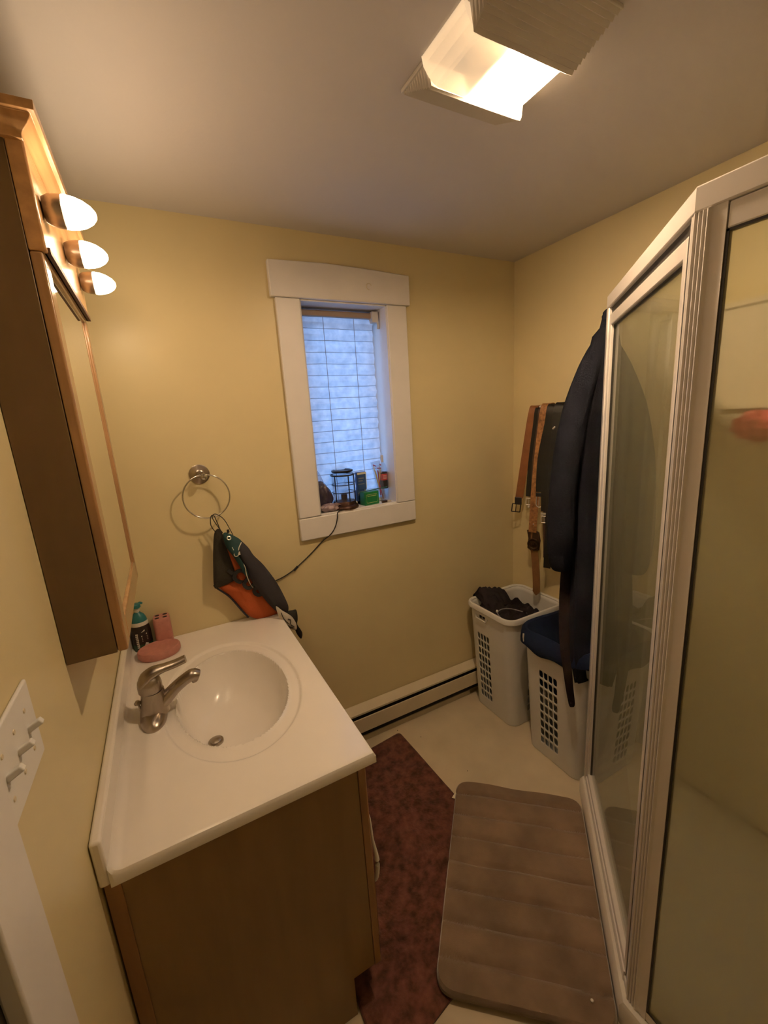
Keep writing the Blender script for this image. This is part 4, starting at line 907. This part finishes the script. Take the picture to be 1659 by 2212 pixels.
# ------------------------------------------------------------------ light switch
t = thing('light_switch', 'white triple toggle switch plate on the left wall by the door casing', 'light switch', (.004, -1.088, 1.195))
b = B(); b.box((.0005, -1.1705, 1.137), (.0065, -1.006, 1.253)); b.obj('plate', 'white_plastic', t, bevel=.004, seg=3)
for k, y in enumerate((-1.042, -1.088, -1.134)):
    b = B(); b.obox((.013, y, 1.199), .0105, .0046, .0042, [(1, 0, .55), (0, 1, 0), (-.55, 0, 1)]); b.obj('toggle', 'white_plastic', t, bevel=.0015)
    for z in (1.166, 1.224):
        b = B(); b.lathe([(.0036, 0), (.003, .0012)], (.0064, y, z), ax=(1, 0, 0), n=12); b.obj('screw', 'heater', t)

# ------------------------------------------------------------------ ceiling fan light
LX0, LX1 = .822, 1.100
t = thing('ceiling_light', 'square white ceiling light with ribbed vents and glowing lens', 'ceiling light', (.96, -.92, H))
def vent(ya, za, yb, zb_):
    b = B(); n = 11; prof = []
    for k in range(n*2+1):
        q = k/(n*2); prof.append((ya+(yb-ya)*q, za+(zb_-za)*q - (.0055 if k % 2 else 0)))
    x0a, x1a = LX0+.006, LX1-.006
    fullx = []
    for k, (y, z) in enumerate(prof):
        q = k/(n*2); e = .016*(1-q); fullx.append([(x0a+e*.4-.004*(k % 2), y, z), (x0a+e*1.3, y, z-.001), (x1a-e*1.3, y, z-.001), (x1a-e*.4, y, z)])
    V = [[b.bm.verts.new(p) for p in r] for r in fullx]
    for a_, c_ in zip(V, V[1:]):
        for i in range(3): b._f([a_[i], a_[i+1], c_[i+1], c_[i]])
    # end cheeks up to the ceiling
    for side, xx in ((0, x0a-.003), (3, x1a+.003)):
        T = [b.bm.verts.new((xx, y, H-.0005)) for y, z in prof]
        for i in range(len(prof)-1): b._f([V[i][side], V[i+1][side], T[i+1], T[i]])
    return b.obj('ribbed_vent', 'plastic_warm', t, smooth=False)
LY0, LY1 = -.990, -.856; LZ_ = H-.048
vent(LY1, LZ_-.001, -.762, H-.0068)
vent(LY0, LZ_-.001, -1.092, H-.0068)
b = B(); b.box((LX0-.001, -1.094, H-.008), (LX1+.001, -.757, H-.0003)); b.obj('housing_flange', 'plastic_warm', t, bevel=.002)
lp_ = [(LX0-.010, H-.006), (LX0-.006, H-.022), (LX0+.006, H-.036), (LX0+.022, H-.046), (LX0+.030, H-.048), (.96, H-.050), (LX1-.055, H-.048), (LX1-.030, H-.040), (LX1-.006, H-.020), (LX1+.004, H-.006)]
b = B(); R0 = [[(x, y, z) for x, z in lp_] for y in (LY0, LY0+.002, (LY0+LY1)/2, LY1-.002, LY1)]; b.rings(R0, close=False, cap0=False, cap1=False)
for r_ in (R0[0], R0[-1]): b._f([b.bm.verts.new(p) for p in r_+[(LX1+.004, r_[0][1], H-.004), (LX0-.010, r_[0][1], H-.004)]])
b.obj('lens', 'lens', t, smooth=False)
b = B(); b.prism([(.918, LY0+.0002, H-.003), (.926, LY0+.0002, H-.0485), (.930, LY0+.0002, H-.0485), (.930, LY0+.0002, H-.003)], (0, LY1-LY0-.0004, 0)); b.obj('added_baffle', 'plastic_warm', t, smooth=False)  # unseen baffle, added to keep bulb light off the left lens half
b = B(); b.prism([(1.056, LY0+.0002, H-.003), (1.060, LY0+.0002, H-.036), (1.062, LY0+.0002, H-.036), (1.062, LY0+.0002, H-.003)], (0, LY1-LY0-.0004, 0)); b.obj('added_baffle', 'plastic_warm', t, smooth=False)  # unseen baffle, added to cut sideways bulb spill onto the ceiling
b = B(); b.box((LX0-.002, LY0+.003, H-.0105), (.917, LY1-.003, H-.0085)); b.obj('fan_cover', 'void', t)
b = B(); b.lathe([(.001, -.045), (.012, -.042), (.019, -.028), (.020, 0), (.013, .020), (.010, .035)], (1.000, -.925, H-.026), ax=(0, 1, .02)); b.obj('bulb', 'bulb', t)
